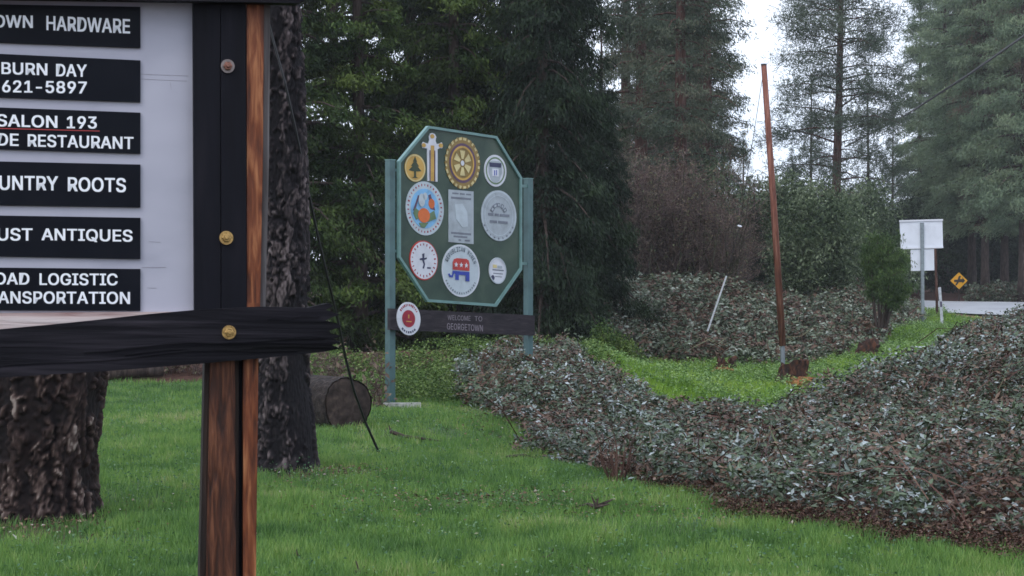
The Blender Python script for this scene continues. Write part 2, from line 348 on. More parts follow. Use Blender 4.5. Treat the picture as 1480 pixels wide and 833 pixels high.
def bush(name, g, blobs, nleaf, L, W, mats, label, cat='shrub', group=None, stems=8, sig=.16, k=14, base_r=.3):
    """broadleaf: stems rise from the foot, leaf clumps fill an uneven set of lobes; built at the origin"""
    root = thing(name, (0, 0, 0), label, cat, group)
    lb = MB(); m = nleaf//k
    bl = np.array(blobs); wgt = bl[:, 3]**2*bl[:, 4]; wgt /= wgt.sum(); I = g.choice(len(bl), m, p=wgt)
    dv = unit(g.normal(size=(m, 3))); rr = g.uniform(.35, 1.05, m)**.6*(.72+.5*fbm(dv[:, 0]*2.3+dv[:, 1], dv[:, 2]*2.3+5, 67))*1.12
    C = bl[I, :3]+dv*rr[:, None]*np.stack([bl[I, 3], bl[I, 3], bl[I, 4]], 1)
    C = C[C[:, 2] > .05]; m = len(C)
    for s in range(stems):
        c = C[g.integers(m)]; b0 = np.array((g.uniform(-base_r, base_r), g.uniform(-base_r, base_r), -.1)); mid = (b0+c)/2+np.array((0, 0, .1*c[2]))+g.normal(size=3)*.08
        lb.tube([b0, mid, c], [.035, .025, .008], 5, cap=False)
    lb.build('stems', mats[0], root, smooth=True)
    J = np.repeat(np.arange(m), k); n = len(J); cr_ = g.random(m)
    cen = C[J]+g.normal(size=(n, 3))*sig
    V, Fc, rn = leaf_mesh(cen, g.normal(size=(n, 3))+np.array((0, 0, -.3)), g.normal(size=(n, 3))*.6+np.array((0, 0, .7)), L*g.uniform(.6, 1.3, n), W*g.uniform(.6, 1.3, n), np.clip(.6*cr_[J]+g.random(n)*.25+1.6*(fbm(C[J][:, 0]*1.6+C[J][:, 2]*.6, C[J][:, 2]*1.8, 65)-.42), 0, 1))
    mobj('foliage', V, Fc, mats[1], root, attr={'rnd': rn})
    return root
def copy_tree(o, label=None, group=None, parent=None):
    c = o.copy(); SC.collection.objects.link(c)
    if parent: c.parent = parent
    if label: c['label'] = label
    if group: c['group'] = group
    for ch in [q for q in KIDS.get(o.name, ())]: copy_tree(ch, parent=c)
    return c
KIDS = {}
def kids(root):
    KIDS[root.name] = [o for o in SC.collection.objects if o.parent == root]
def place(o, px, d, rz=0, s=1.0, dz=-.05):
    x = px2(px, d); o.location = (x, d, gh1(x, d)+dz); o.rotation_euler = (0, 0, rz); o.scale = (s, s, s)
# foliage materials
M_cedar = ramp_mat('cedar_foliage', [(0, (.004, .009, .004)), (.35, (.012, .028, .007)), (.6, (.042, .078, .018)), (1, (.13, .18, .038))], rough=.55, transl=.15, noise_mix=(.9, .3, (.07, .085, .022)))
M_cedar2 = ramp_mat('dark_cedar_foliage', [(0, (.004, .009, .005)), (.5, (.011, .024, .012)), (1, (.042, .068, .028))], rough=.55, transl=.15)
M_pine = ramp_mat('pine_needles', [(0, (.02, .04, .026)), (.5, (.04, .07, .042)), (1, (.085, .12, .07))], rough=.5, transl=.2)
M_pinef = ramp_mat('far_pine_needles', [(0, (.04, .065, .045)), (.5, (.08, .11, .075)), (1, (.14, .17, .11))], rough=.6, transl=.2)  # lightened so the needle colour carries some distance haze
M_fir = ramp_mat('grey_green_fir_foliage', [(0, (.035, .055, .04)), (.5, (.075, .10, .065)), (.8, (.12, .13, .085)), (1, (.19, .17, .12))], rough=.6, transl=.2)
M_woodf = ramp_mat('hazed_wood_foliage', [(0, (.07, .11, .07)), (.5, (.15, .21, .13)), (1, (.28, .34, .20))], rough=.6, transl=.25)  # leaf colour paled and brightened to put distance haze into it
M_brownf = ramp_mat('dry_brown_foliage', [(0, (.08, .055, .045)), (.5, (.16, .115, .09)), (.8, (.22, .17, .12)), (1, (.16, .20, .10))], rough=.7, transl=.2)
M_bushg = ramp_mat('grey_green_bush_leaves', [(0, (.022, .042, .020)), (.5, (.075, .11, .052)), (1, (.22, .27, .16))], rough=.5, transl=.25)
M_fresh = ramp_mat('fresh_green_leaves', [(0, (.02, .045, .015)), (.5, (.045, .09, .025)), (1, (.14, .2, .05))], rough=.5, transl=.3)
M_twig = ramp_mat('bare_twigs', [(0, (.05, .035, .032)), (.5, (.12, .085, .078)), (1, (.21, .15, .135))], rough=.85)
# ------------------------------------------------------------------ near business board
BP = Plane(355, 5.0, R(14))
blackwood = wood_mat('black_stained_wood', (.002, .002, .003), (.007, .0065, .010), (.032, .028, .036), scale=(1.7, 1.7, 30), rough=.75, bump=1.0, spec=.15, dist=.012, detail=12)
blackstile = wood_mat('black_painted_timber', (.002, .002, .004), (.0045, .0048, .009), (.010, .009, .014), scale=(22, 22, 2), rough=.6, bump=.4, spec=.15)
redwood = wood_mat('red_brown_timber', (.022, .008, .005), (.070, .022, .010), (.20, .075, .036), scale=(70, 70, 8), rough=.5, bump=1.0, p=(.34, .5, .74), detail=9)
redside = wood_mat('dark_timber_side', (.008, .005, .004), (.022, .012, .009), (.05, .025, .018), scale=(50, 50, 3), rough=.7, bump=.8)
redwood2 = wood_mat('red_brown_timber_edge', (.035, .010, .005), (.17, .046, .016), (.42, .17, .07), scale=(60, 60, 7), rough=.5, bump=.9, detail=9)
greyedge = wood_mat('weathered_grey_timber', (.05, .045, .045), (.12, .11, .11), (.2, .19, .19), scale=(60, 60, 3), rough=.8, bump=.6)
panelm = wood_mat('dull_white_panel_paint', (.33, .335, .40), (.41, .41, .48), (.46, .46, .53), scale=(3, 3, 5), rough=.55, bump=.15, detail=8, p=(.25, .45, .7))
pinkm = wood_mat('peeling_pink_sill', (.25, .14, .13), (.5, .40, .38), (.62, .55, .53), scale=(4, 4, 60), rough=.7, bump=.5)
stripm = wood_mat('black_name_strip', (.002, .003, .007), (.003, .0045, .009), (.006, .007, .012), scale=(9, 9, 9), rough=.45, bump=.03, spec=.12)
letterm = paint('white_letter_vinyl', (.86, .88, .92), rough=.4, var=.08)
redline = paint('red_underline', (.35, .03, .03), rough=.4)
brass = paint('brass_bolt', (.42, .27, .10), rough=.35, metallic=.8, var=.5, scale=120)
rust = paint('rusty_bolt', (.24, .11, .08), rough=.5, metallic=.5, var=.5, scale=120)
steel = paint('galvanised_washer', (.20, .17, .16), rough=.4, metallic=.8, scale=100)
c0 = BP.pt(330, 600)
board = thing('business_board', (c0[0], c0[1], 0), 'dark timber notice board with black business name strips on a dull white panel', 'notice board')
def pris(plane, name, poly, o0, o1, mat, parent, **k): return plane.prism(MB(), poly, o0, o1).build(name, mat, parent, **k)
pris(BP, 'panel', [(-640, -12), (278.5, 3), (281, 460), (-640, 466)], -.02, -.005, panelm, board)
pris(BP, 'sill', [(-640, 457), (283, 450.5), (283, 464), (0, 482), (-640, 520)], -.004, .012, pinkm, board)
pris(BP, 'stile', [(279, 0), (318, 0), (319, 449), (281, 450)], -.03, .028, blackstile, board)
pris(BP, 'stile', [(319.2, 0), (355, 0), (356.5, 447), (320.2, 448.5)], -.03, .033, blackstile, board)
pris(BP, 'stile', [(-700, -20), (-641, -19), (-641, 520), (-700, 523)], -.03, .03, blackstile, board)
pris(BP, 'top_rail', [(-720, -120), (441, -62), (443, -2), (430, 5), (277, 1.5), (-720, -13)], .034, .075, blackwood, board)
# lower rail, broken at its right end
rail = [(-760, 548), (-400, 514), (-150, 490), (0, 476.5), (60, 471), (140, 463), (210, 455), (281, 448.6), (342, 445), (381, 443.5), (445, 445), (474, 438.5), (482, 442), (471, 448), (491.8, 455), (479, 459), (470, 464), (486, 467), (495, 472.5), (476, 478), (478, 482), (493.5, 485.5), (481.7, 490.5), (492.4, 495.6), (480, 499), (492, 504), (470, 508.5), (400, 516), (300, 525), (150, 537), (0, 546), (-300, 563), (-760, 592)]
rl = pris(BP, 'bottom_rail', rail, .036, .082, blackwood, board, label='black lower rail with a split and broken right end')
# a raised weathered ridge line on the lower rail: long splinter strips
for (y0, y1, x0_, x1_, t_) in ((497, 489, 120, 470, 3), (505, 500, 180, 486, 2.5), (512, 505, -40, 430, 2.2), (462, 455, 385, 462, 2.2)):
    ps = [(x0_+(x1_-x0_)*i/9, y0+(y1-y0)*i/9+(26*(1-min(1, (x0_+(x1_-x0_)*i/9)/300))*0)+2*math.sin(i*1.3+y0)+(280-min(280, x0_+(x1_-x0_)*i/9))*.065) for i in range(10)]
    pris(BP, 'splinter', ps+[(x, y+t_*(.4+.6*math.sin(PI*(k+.5)/10))) for k, (x, y) in reversed(list(enumerate(ps)))], .080, .086, blackwood, rl)
# post: front timber and rear timber with an added black strip as the shade in the gap
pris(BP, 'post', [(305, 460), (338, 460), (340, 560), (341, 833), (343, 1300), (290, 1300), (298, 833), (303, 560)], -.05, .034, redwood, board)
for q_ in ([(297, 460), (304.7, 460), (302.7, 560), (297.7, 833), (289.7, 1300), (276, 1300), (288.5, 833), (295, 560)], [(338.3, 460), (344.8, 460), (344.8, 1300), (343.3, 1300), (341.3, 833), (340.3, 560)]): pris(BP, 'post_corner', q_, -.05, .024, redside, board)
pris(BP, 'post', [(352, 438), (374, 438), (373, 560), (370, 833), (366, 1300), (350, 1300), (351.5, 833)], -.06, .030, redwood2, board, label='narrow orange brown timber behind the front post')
pris(BP, 'post', [(345, 440), (352.5, 440), (352, 1300), (344.5, 1300)], -.055, -.005, blackstile, board, label='black recessed strip added for the shade in the gap between the post timbers')
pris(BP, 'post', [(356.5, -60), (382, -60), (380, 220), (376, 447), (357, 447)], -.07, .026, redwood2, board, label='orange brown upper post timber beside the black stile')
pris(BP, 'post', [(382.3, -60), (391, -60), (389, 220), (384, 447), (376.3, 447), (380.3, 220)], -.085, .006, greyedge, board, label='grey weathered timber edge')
pris(BP, 'post', [(-700, -60), (-640, -60), (-648, 1400), (-720, 1400)], -.11, -.032, redwood, board)
def bolt(px, py, mat, off):
    c = BP.pt(px, py, off); n = BP.n; e = MB()
    pts = [c-n*.004, c+n*.004]; e.tube(pts, [.0195, .019], 20); wsh = e.build('washer', steel if mat is rust else mat, board, smooth=False)
    e = MB(); e.tube([c+n*.003, c+n*.012, c+n*.0135], [.0125, .0125, .0105], 6)
    e.tube([c+n*.012, c+n*.021, c+n*.0225], [.006, .006, .0045], 10)
    e.build('bolt', mat, board)
bolt(329, 96, rust, .036); bolt(327, 344, brass, .036); bolt(331, 480.5, brass, .085)
bolt(424, -22, rust, .078)
# ---- lettering
_fc = {}
try:
    import os
    SANS = bpy.data.fonts.load(os.path.join(bpy.utils.system_resource('DATAFILES'), 'fonts', 'Inter.woff2'))
except Exception: SANS = None
def text_geo(s, bold=.022):
    if (s, bold) in _fc: return _fc[(s, bold)]
    cu = bpy.data.curves.new('t', 'FONT'); cu.body = s; cu.offset = 0 if SANS else bold
    if SANS: cu.font = SANS
    cu.resolution_u = 3; cu.space_character = 1.02
    o = bpy.data.objects.new('t', cu); SC.collection.objects.link(o); bpy.context.view_layer.update()
    me = bpy.data.meshes.new_from_object(o.evaluated_get(bpy.context.evaluated_depsgraph_get()))
    V = np.array([v.co[:2] for v in me.vertices]); Fc = [list(p.vertices) for p in me.polygons]
    bpy.data.objects.remove(o); bpy.data.curves.remove(cu); bpy.data.meshes.remove(me)
    if SANS and bold > .005:                      # heavier strokes: the same outlines a hair apart
        n = len(V); b = bold*.62; sh = [(-b, -b*.6), (b, -b*.6), (-b, b*.6), (b, b*.6), (0, 0)]; F0 = Fc
        V = np.concatenate([V+np.array(q) for q in sh]); Fc = [[i+n*k for i in f] for k in range(5) for f in F0]
    V = (V-V.min(0))/(V.max(0)-V.min(0)); _fc[(s, bold)] = (V, Fc); return V, Fc
def letters(plane, mb, s, x0, x1, tl, tr_, hgt, off, bold=.022):
    """lay text on a plane: left/right column, top row at left and right, height in rows"""
    V, Fc = text_geo(s, bold); P = [plane.pt(x0+(x1-x0)*v[0], tl+(tr_-tl)*v[0]+(1-v[1])*hgt, off+.00012*(5*i//len(V))) for i, v in enumerate(V)]
    mb.add(P, Fc); return mb
strips = [  # x-left extension, rows at px 0 and at px 203: top-left, top-right, bottom-left, bottom-right
    ((6.5, 10, 62, 69.5), 'black strip reading HARDWARE', [('OWN', -9, 47.5, 21.5, 22.5, 18.5), ('HARDWARE', 67, 188, 23, 28, 20.8)]),
    ((78, 87.5, 141, 148), 'black strip reading BURN DAY 621-5897', [('BURN', 2, 68.5, 90, 92, 17.5), ('DAY', 81, 125.5, 92.5, 93.5, 18), ('621-5897', 3, 125.5, 116, 118, 17.8)]),
    ((155.5, 163, 216, 222.5), 'black strip reading SALON 193 over RESTAURANT with a red underline', [('SALON', -5, 83, 165, 167.5, 18), ('193', 96.5, 140, 168, 168.5, 18), ('DE', -4, 27, 192.6, 193.5, 18), ('RESTAURANT', 40, 193, 194, 198, 18.3)]),
    ((233.5, 238, 297, 300), 'black strip reading COUNTRY ROOTS, partly out of view', [('UNTRY', -1, 84, 254, 255, 21), ('ROOTS', 98, 182, 256, 257.5, 21)]),
    ((311.7, 315, 371, 374.7), 'black strip reading ANTIQUES', [('UST', -4, 47, 329.7, 330, 18.5), ('ANTIQUES', 60, 191.6, 330, 332.3, 19)]),
    ((387, 389, 449, 449.5), 'black strip reading LOGISTIC over TRANSPORTATION, partly out of view', [('OAD', -8, 42.5, 394, 394.5, 17.5), ('LOGISTIC', 57, 170, 395, 395.5, 17.5), ('ANSPORTATION', -3, 188, 421, 422, 18)])]
for (tl, tr_, bl_, br_), lab, ws in strips:
    ex = 560/203.
    st = pris(BP, 'name_strip', [(-560, tl-(tr_-tl)*ex), (203, tr_), (203, br_), (-560, bl_-(br_-bl_)*ex)], -.004, .003, stripm, board, label=lab)
    for s_, a_, b_, c_, d_, h_ in ws: letters(BP, MB(), s_, a_, b_, c_, d_, h_, .0048, .030).build('lettering', letterm, st)
    if 'underline' in lab: pris(BP, 'underline', [(-560, 170), (144, 189), (144, 190.3), (-560, 171.5)], .003, .0042, redline, st)
# seams and scratches of the panel sheet, real slivers
sc_m = paint('panel_scratch', (.30, .29, .33), rough=.6)
for (xa, ya, xb, yb, t_) in ((204, 107, 272, 109.5, .8), (204, 114, 270, 117, .7), (246, 118, 247.5, 128, 3), (205, 386.5, 240, 386.2, .9), (215, 349, 232, 350, .7), (213, 416, 226, 416.2, .7)):
    pris(BP, 'scratch', [(xa, ya), (xb, yb), (xb, yb+t_), (xa, ya+t_)], -.005, -.0044, sc_m, board)
# ------------------------------------------------------------------ octagonal club sign
OP = Plane(665, 25.5, R(43))
gpost = paint('pale_green_post_paint', (.072, .14, .145), rough=.45, var=.3, scale=5)
gframe = paint('pale_green_frame_paint', (.14, .26, .25), rough=.4, var=.25, scale=6)
gpanel = wood_mat('dark_green_sheet', (.030, .055, .044), (.048, .080, .060), (.075, .105, .078), scale=(2.5, 2.5, 2.5), rough=.35, bump=.1)
lb0 = OP.pt(563, 583)
sign = thing('club_sign', (lb0[0], lb0[1], gh1(lb0[0], lb0[1])), 'tall green octagonal sign of round club emblems between two posts', 'sign')
def opost(px, top):
    q = OP.pt(px, 500, -.06); z0 = gh1(q[0], q[1])-.3; zt = OP.pt(px, top, -.06)[2]
    e = MB(); e.box((q[0], q[1], (z0+zt)/2), (.10, .10, zt-z0), OP.yaw); p = e.build('post', gpost, sign)
    e = MB(); e.box((q[0], q[1], zt+.006), (.112, .112, .012), OP.yaw); e.build('cap', gframe, p)
opost(564, 232); opost(763.5, 259)
octo = [(577, 233), (619.5, 182), (718.5, 197), (755, 257), (755, 390), (718, 443.5), (618.5, 436.5), (577, 373)]
cxo, cyo = 665, 313
def shrink(poly, f): return [(cxo+(x-cxo)*f, cyo+(y-cyo)*f) for x, y in poly]
pris(OP, 'panel', octo, -.02, .0, gpanel, sign)
inn = shrink(octo, .97)
for i in range(8):
    j = (i+1) % 8; pris(OP, 'frame', [octo[i], octo[j], inn[j], inn[i]], -.03, .03, gframe, sign)
for (xa, xb, ya, yb) in ((568, 577, 245, 247), (568, 577, 362, 364), (755, 761, 268, 270), (755, 761, 380, 382)):
    pris(OP, 'bracket', [(xa-1, ya-1), (xb+1, ya-1), (xb+1, yb+1), (xa-1, yb+1)], -.045, -.03, gframe, sign)
darkbeam = wood_mat('purple_brown_beam', (.010, .008, .012), (.022, .017, .023), (.045, .034, .04), scale=(5, 5, 30), rough=.6, bump=.5)
bm = pris(OP, 'name_beam', [(564, 446), (773, 456), (773, 485.5), (564, 477)], .0, .06, darkbeam, sign)
carve = paint('worn_beam_lettering', (.22, .19, .22), rough=.7, var=.4, scale=40)
letters(OP, MB(), 'WELCOME', 647, 680, 455.5, 456.8, 7.2, .063, 0.01).build('lettering', carve, bm); letters(OP, MB(), 'TO', 686, 697, 457, 457.5, 7.2, .063, 0.01).build('lettering', carve, bm); letters(OP, MB(), 'GEORGETOWN', 646, 698, 467, 470, 9.4, .063, .02).build('lettering', carve, bm)
white = paint('emblem_white', (.62, .64, .70), rough=.4, var=.12); silver = paint('emblem_silver_grey', (.36, .41, .45), rough=.35, var=.2)
ivory = paint('emblem_pale_blue_white', (.46, .53, .58), rough=.4, var=.15)
gold = paint('emblem_gold', (.55, .33, .07), rough=.4, var=.25); dgold = paint('emblem_dark_gold', (.26, .17, .04), rough=.4, var=.3); cream = paint('emblem_cream', (.62, .52, .25), rough=.5)
dkg = paint('emblem_dark_green', (.03, .05, .02)); red_ = paint('emblem_red', (.45, .035, .03), rough=.4); blue = paint('emblem_blue', (.02, .05, .35), rough=.4)
lblue = paint('emblem_sky_blue', (.20, .45, .72)); orange = paint('emblem_orange', (.62, .14, .03)); navy = paint('emblem_navy', (.03, .035, .09)); crim = paint('emblem_crimson', (.30, .01, .03)); grey_ = paint('emblem_grey_print', (.16, .18, .22)); purple = paint('emblem_purple', (.10, .05, .10)); sageg = paint('emblem_sage', (.12, .2, .1))
SL = .085
class Emb:
    def __init__(s, cx, cy, rx, ry, label, parent=None, off=0.0): s.c = (cx, cy, rx, ry); s.root = None; s.label = label; s.off = off; s.z = off+.012; s.par = parent or sign
    def xy(s, x, y): cx, cy, rx, ry = s.c; return (cx+x*rx, cy-y*ry+x*rx*SL)
    def base(s, mat, poly=None, n=40):
        poly = poly or [(math.cos(2*PI*i/n), math.sin(2*PI*i/n)) for i in range(n)]
        s.root = pris(OP, 'emblem', [s.xy(*p) for p in poly], s.off, s.z, mat, s.par, label=s.label); return s
    def lay(s, name, polys, mat, up=.002):
        s.z += up; mb = MB()
        for p in polys: OP.prism(mb, [s.xy(*q) for q in p], s.z-up-.0005 if up > .002 else s.z-.0028, s.z)
        mb.build(name, mat, s.root, kind='stuff' if len(polys) > 1 else None); return s
    def ring(s, name, r, w, mat, n=40):
        s.z += .002; mb = MB(); V = []
        for i in range(n):
            a = 2*PI*i/n
            for q in (r, r-w): V.append(OP.pt(*s.xy(q*math.cos(a), q*math.sin(a)), s.z))
        mb.add(V, [[2*i, 2*i+1, 2*((i+1) % n)+1, 2*((i+1) % n)] for i in range(n)]); mb.build(name, mat, s.root); return s
    def arc_text(s, name, txt, r, a0, a1, h, mat, flip=False, bold=.01):
        s.z += .0015; mb = MB(); n = len(txt)
        for i, ch in enumerate(txt):
            if ch == ' ': continue
            a = R(a0+(a1-a0)*(i+.5)/n); V, Fc = text_geo(ch, bold); wd = abs(R(a1-a0))/n*r*.66; P = []
            for v in V:
                lx, ly = (v[0]-.5)*wd, (v[1]-.5)*h
                tx, ty = (math.sin(a), -math.cos(a)) if not flip else (-math.sin(a), math.cos(a))
                rx_, ry_ = (math.cos(a), math.sin(a)) if not flip else (-math.cos(a), -math.sin(a))
                P.append(OP.pt(*s.xy(r*math.cos(a)+lx*tx+ly*rx_, r*math.sin(a)+lx*ty+ly*ry_), s.z))
            mb.add(P, Fc)
        mb.build(name, mat, s.root, kind='stuff'); return s
    def text(s, txt, x0, x1, y, h, mat, bold=.01):
        s.z += .0015; V, Fc = text_geo(txt, bold); mb = MB(); mb.add([OP.pt(*s.xy(x0+(x1-x0)*v[0], y+h*v[1]), s.z) for v in V], Fc); mb.build('lettering', mat, s.root); return s
def circ(x, y, r, n=16, ry=None): return [(x+r*math.cos(2*PI*i/n), y+(ry or r)*math.sin(2*PI*i/n)) for i in range(n)]
def rect(x0, y0, x1, y1): return [(x0, y0), (x1, y0), (x1, y1), (x0, y1)]
def marks(r, n, a0=0, a1=360, w=.05, h=.12, seed=1):
    g = random.Random(seed); out = []
    for i in range(n):
        a = R(a0+(a1-a0)*(i+.5)/n); ww = w*g.uniform(.5, 1.1); hh = h*g.uniform(.7, 1); c, s_ = math.cos(a), math.sin(a)
        out.append([(r*c+x*s_+y*c, r*s_-x*c+y*s_) for x, y in ((-ww, -hh/2), (ww, -hh/2), (ww, hh/2), (-ww, hh/2))])
    return out
# gold tree disc
Emb(600, 243, 15, 20, 'small gold disc with a dark tree').base(gold).ring('rim', .98, .1, cream).lay('tree', [[(0, .85), (.2, .45), (.12, .45), (.4, .12), (.25, .12), (.62, -.2), (.1, -.25), (.1, -.62), (.3, -.72), (-.3, -.72), (-.1, -.62), (-.1, -.25), (-.62, -.2), (-.25, .12), (-.4, .12), (-.12, .45), (-.2, .45)]], dkg)
# white and gold pillar cross
e = Emb(625, 228, 15, 35, 'tall white and gold cross with round gold ends'); e.base(white, [(-.46, -.98), (.5, -.98), (.5, .36), (.72, .42), (.95, .42), (1.02, .54), (.9, .66), (.68, .6), (.4, .58), (.3, .72), (.38, .86), (.24, .98), (0, 1.02), (-.22, .98), (-.34, .86), (-.28, .72), (-.4, .56), (-.68, .58), (-.9, .62), (-1.04, .5), (-.95, .36), (-.7, .36), (-.5, .36)])
e.lay('gold_bar', [rect(-.16, -.97, .18, .5)], gold).lay('gold_ends', [circ(-.82, .48, .2, 14, .09), circ(.82, .53, .2, 14, .09), circ(0, .88, .2, 14, .09)], gold, .003).lay('shading_bars', [rect(.2, -.97, .28, .3), rect(-.26, -.97, -.18, .3)], purple)
# cog wheel
n_ = 24; gear = []
for i in range(n_*4):
    a = 2*PI*i/(n_*4); r_ = 1.0 if i % 4 in (0, 1) else .93; gear.append((r_*math.cos(a), r_*math.sin(a)))
e = Emb(668.6, 236, 25.5, 37.8, 'large gold cog wheel emblem with six spokes'); e.base(dgold, gear)
e.lay('teeth', marks(.93, 24, w=.075, h=.12, seed=3), cream).ring('dark_ring', .76, .12, purple).ring('rim', .66, .08, gold)
e.lay('spoke_gaps', [[(.17*math.cos(a-.35), .17*math.sin(a-.35)), (.5*math.cos(a-.3), .5*math.sin(a-.3)), (.5*math.cos(a+.3), .5*math.sin(a+.3)), (.17*math.cos(a+.35), .17*math.sin(a+.35))] for a in [PI/6+PI/3*i for i in range(6)]], cream).lay('hub', [circ(0, 0, .1)], white)
# small blue white disc
e = Emb(716, 247, 16, 23, 'small white disc with a grey blue shield'); e.base(white).ring('ring', .86, .1, sageg).lay('shield', [[(-.6, .5), (-.3, .62), (.3, .62), (.6, .5), (.6, -.1), (.35, -.62), (0, -.75), (-.35, -.62), (-.6, -.1)]], silver).lay('chief', [[(-.55, .5), (.55, .5), (.5, .22), (-.5, .22)]], navy).lay('device', [rect(-.28, -.35, .3, .12)], white).lay('print', [rect(-.1, -.3, -.02, .02), rect(.08, -.28, .14, .05)], blue)
# picture disc
e = Emb(614, 301.5, 27.5, 39, 'large picture disc with blue sky, orange ball and fruit'); e.base(ivory).lay('ring_print', marks(.87, 34, w=.03, h=.09, seed=5), crim).lay('field', [circ(0, 0, .74, 32)], lblue).lay('figures', [[(-.62, -.1), (-.35, .48), (-.28, .45), (-.42, .1), (-.5, -.15)], [(.18, .5), (.3, .55), (.5, .1), (.55, -.05), (.3, .0)]], purple).lay('fruit', [circ(.36, .2, .16, 14, .18)], orange, .003).lay('leaves', [[(.1, -.25), (.5, -.05), (.6, -.35), (.15, -.5)], [(-.5, .0), (-.3, -.1), (-.25, -.35), (-.45, -.45), (-.6, -.2)], [(-.3, -.55), (.2, -.52), (.0, -.72), (-.2, -.7)]], sageg).lay('ball', [circ(-.04, -.26, .31, 24, .27)], orange, .003).lay('clouds', [circ(-.15, .3, .17, 12, .25), circ(.02, .45, .12, 12, .14)], ivory)
# central grey plaque
e = Emb(666.5, 313.5, 18, 38, 'grey rectangular plaque with small print'); e.base(silver, [(-1, 1), (1, 1), (1, -1), (-1, -1)])
e.lay('print', [rect(-.7, .84, -.2, .9), rect(-.1, .84, .3, .9), rect(.4, .84, .8, .9), rect(-.8, .66, .8, .74), rect(-.8, -.68, .8, -.6), rect(-.6, -.8, .5, -.73), rect(-.2, -.92, .0, -.86), rect(.3, -.92, .7, -.86)], grey_).lay('faint_map', [[(-.5, .45), (.1, .5), (.5, .2), (.55, -.35), (.1, -.4), (-.4, -.1)]], ivory)
# right silver disc
e = Emb(721, 312, 25.5, 36.7, 'large pale silver disc with three lines of print'); e.base(silver).ring('rim', .98, .06, ivory).ring('ring', .8, .03, ivory).lay('print', [rect(-.6, -.02, -.3, .08), rect(-.22, -.02, -.0, .08), rect(.06, -.02, .6, .08), rect(-.5, -.3, -.1, -.2), rect(-.02, -.3, .5, -.2)], grey_).lay('arched_marks', marks(.42, 5, 20, 160, w=.12, h=.2, seed=8)+marks(.9, 9, 200, 340, w=.04, h=.08, seed=9), grey_).lay('arched_cut', marks(.42, 5, 20, 160, w=.06, h=.1, seed=8), silver)
# lower left red rimmed
e = Emb(612.4, 376.5, 20.5, 28.7, 'white disc with a red rim and a black figure'); e.base(red_).lay('face', [circ(.02, 0, .94, 32)], white).lay('ring_print', marks(.8, 22, 0, 360, w=.035, h=.13, seed=2), crim).lay('figure', [[(-.1, .32), (.06, .36), (.04, .12), (.22, .16), (.22, .08), (.03, .02), (.1, -.2), (.02, -.42), (-.08, -.4), (.0, -.2), (-.1, .0), (-.28, .0), (-.26, .08), (-.08, .12)], rect(.25, -.4, .5, -.32)], navy)
# elephant disc
e = Emb(666, 391.6, 27.4, 38, 'large pale blue disc with a red and blue elephant'); e.base(ivory).ring('rim', .99, .05, white).arc_text('lettering', 'REPUBLICAN WOMEN', .82, 158, 22, .17, navy).lay('ring_print', marks(.86, 16, 205, 335, w=.03, h=.08, seed=12), grey_)
e.lay('elephant_back', [[(-.42, .02), (-.42, .3), (-.36, .42), (-.2, .47), (.3, .47), (.42, .42), (.46, .3), (.46, .02)]], red_)
e.lay('elephant_legs', [[(-.42, -.02), (.46, -.02), (.46, -.38), (.26, -.38), (.26, -.16), (-.1, -.16), (-.1, -.36), (-.28, -.36), (-.28, -.13), (-.36, -.13), (-.42, -.28), (-.58, -.28), (-.66, -.16), (-.6, -.13), (-.54, -.2), (-.46, -.2)]], blue)
def star(x, y, r): return [(x+(r if i % 2 == 0 else r*.42)*math.cos(PI/2+i*PI/5), y+(r if i % 2 == 0 else r*.42)*math.sin(PI/2+i*PI/5)) for i in range(10)]
e.lay('stars', [star(-.24, .22, .11), star(.03, .22, .11), star(.3, .22, .11)], white)
# small lower right
e = Emb(719.4, 391.6, 12.5, 19, 'small white disc with yellow and grey print'); e.base(white).lay('print', [rect(-.6, .0, .7, .1), rect(-.5, -.25, .6, -.18), rect(-.3, -.48, .5, -.42)], grey_).lay('yellow_print', [rect(-.55, .2, -.1, .45)], cream).lay('dark_spot', [circ(-.55, -.55, .2, 10)], navy).lay('grey_arch', [rect(.0, .2, .5, .4)], silver).ring('rim', .99, .08, ivory)
# red crested disc on the beam
e = Emb(590.8, 460.8, 17, 24, 'white disc with a crimson centre fixed over the beam end', off=.06); e.base(white).lay('ring_print', marks(.82, 12, 30, 150, w=.05, h=.16, seed=4), crim).lay('ring_print', marks(.82, 7, 225, 315, w=.07, h=.14, seed=6), navy).lay('centre', [circ(0, .0, .55, 26, .52)], crim).lay('letter_mark', [rect(-.04, .02, .05, .24), rect(-.22, -.2, .24, -.14)], gold)
# pale plank at the foot of the left post
q = at(580, 581, 24.0); x_, y_ = q[0], q[1]
e = MB(); e.box((x_-.0, y_, gh1(x_, y_)+.045), (.52, .12, .08), R(4)); tag(e.build('plank', paint('pale_weathered_plank', (.42, .42, .40), var=.4, scale=20)), 'pale plank lying in the grass against the left green post', 'plank')
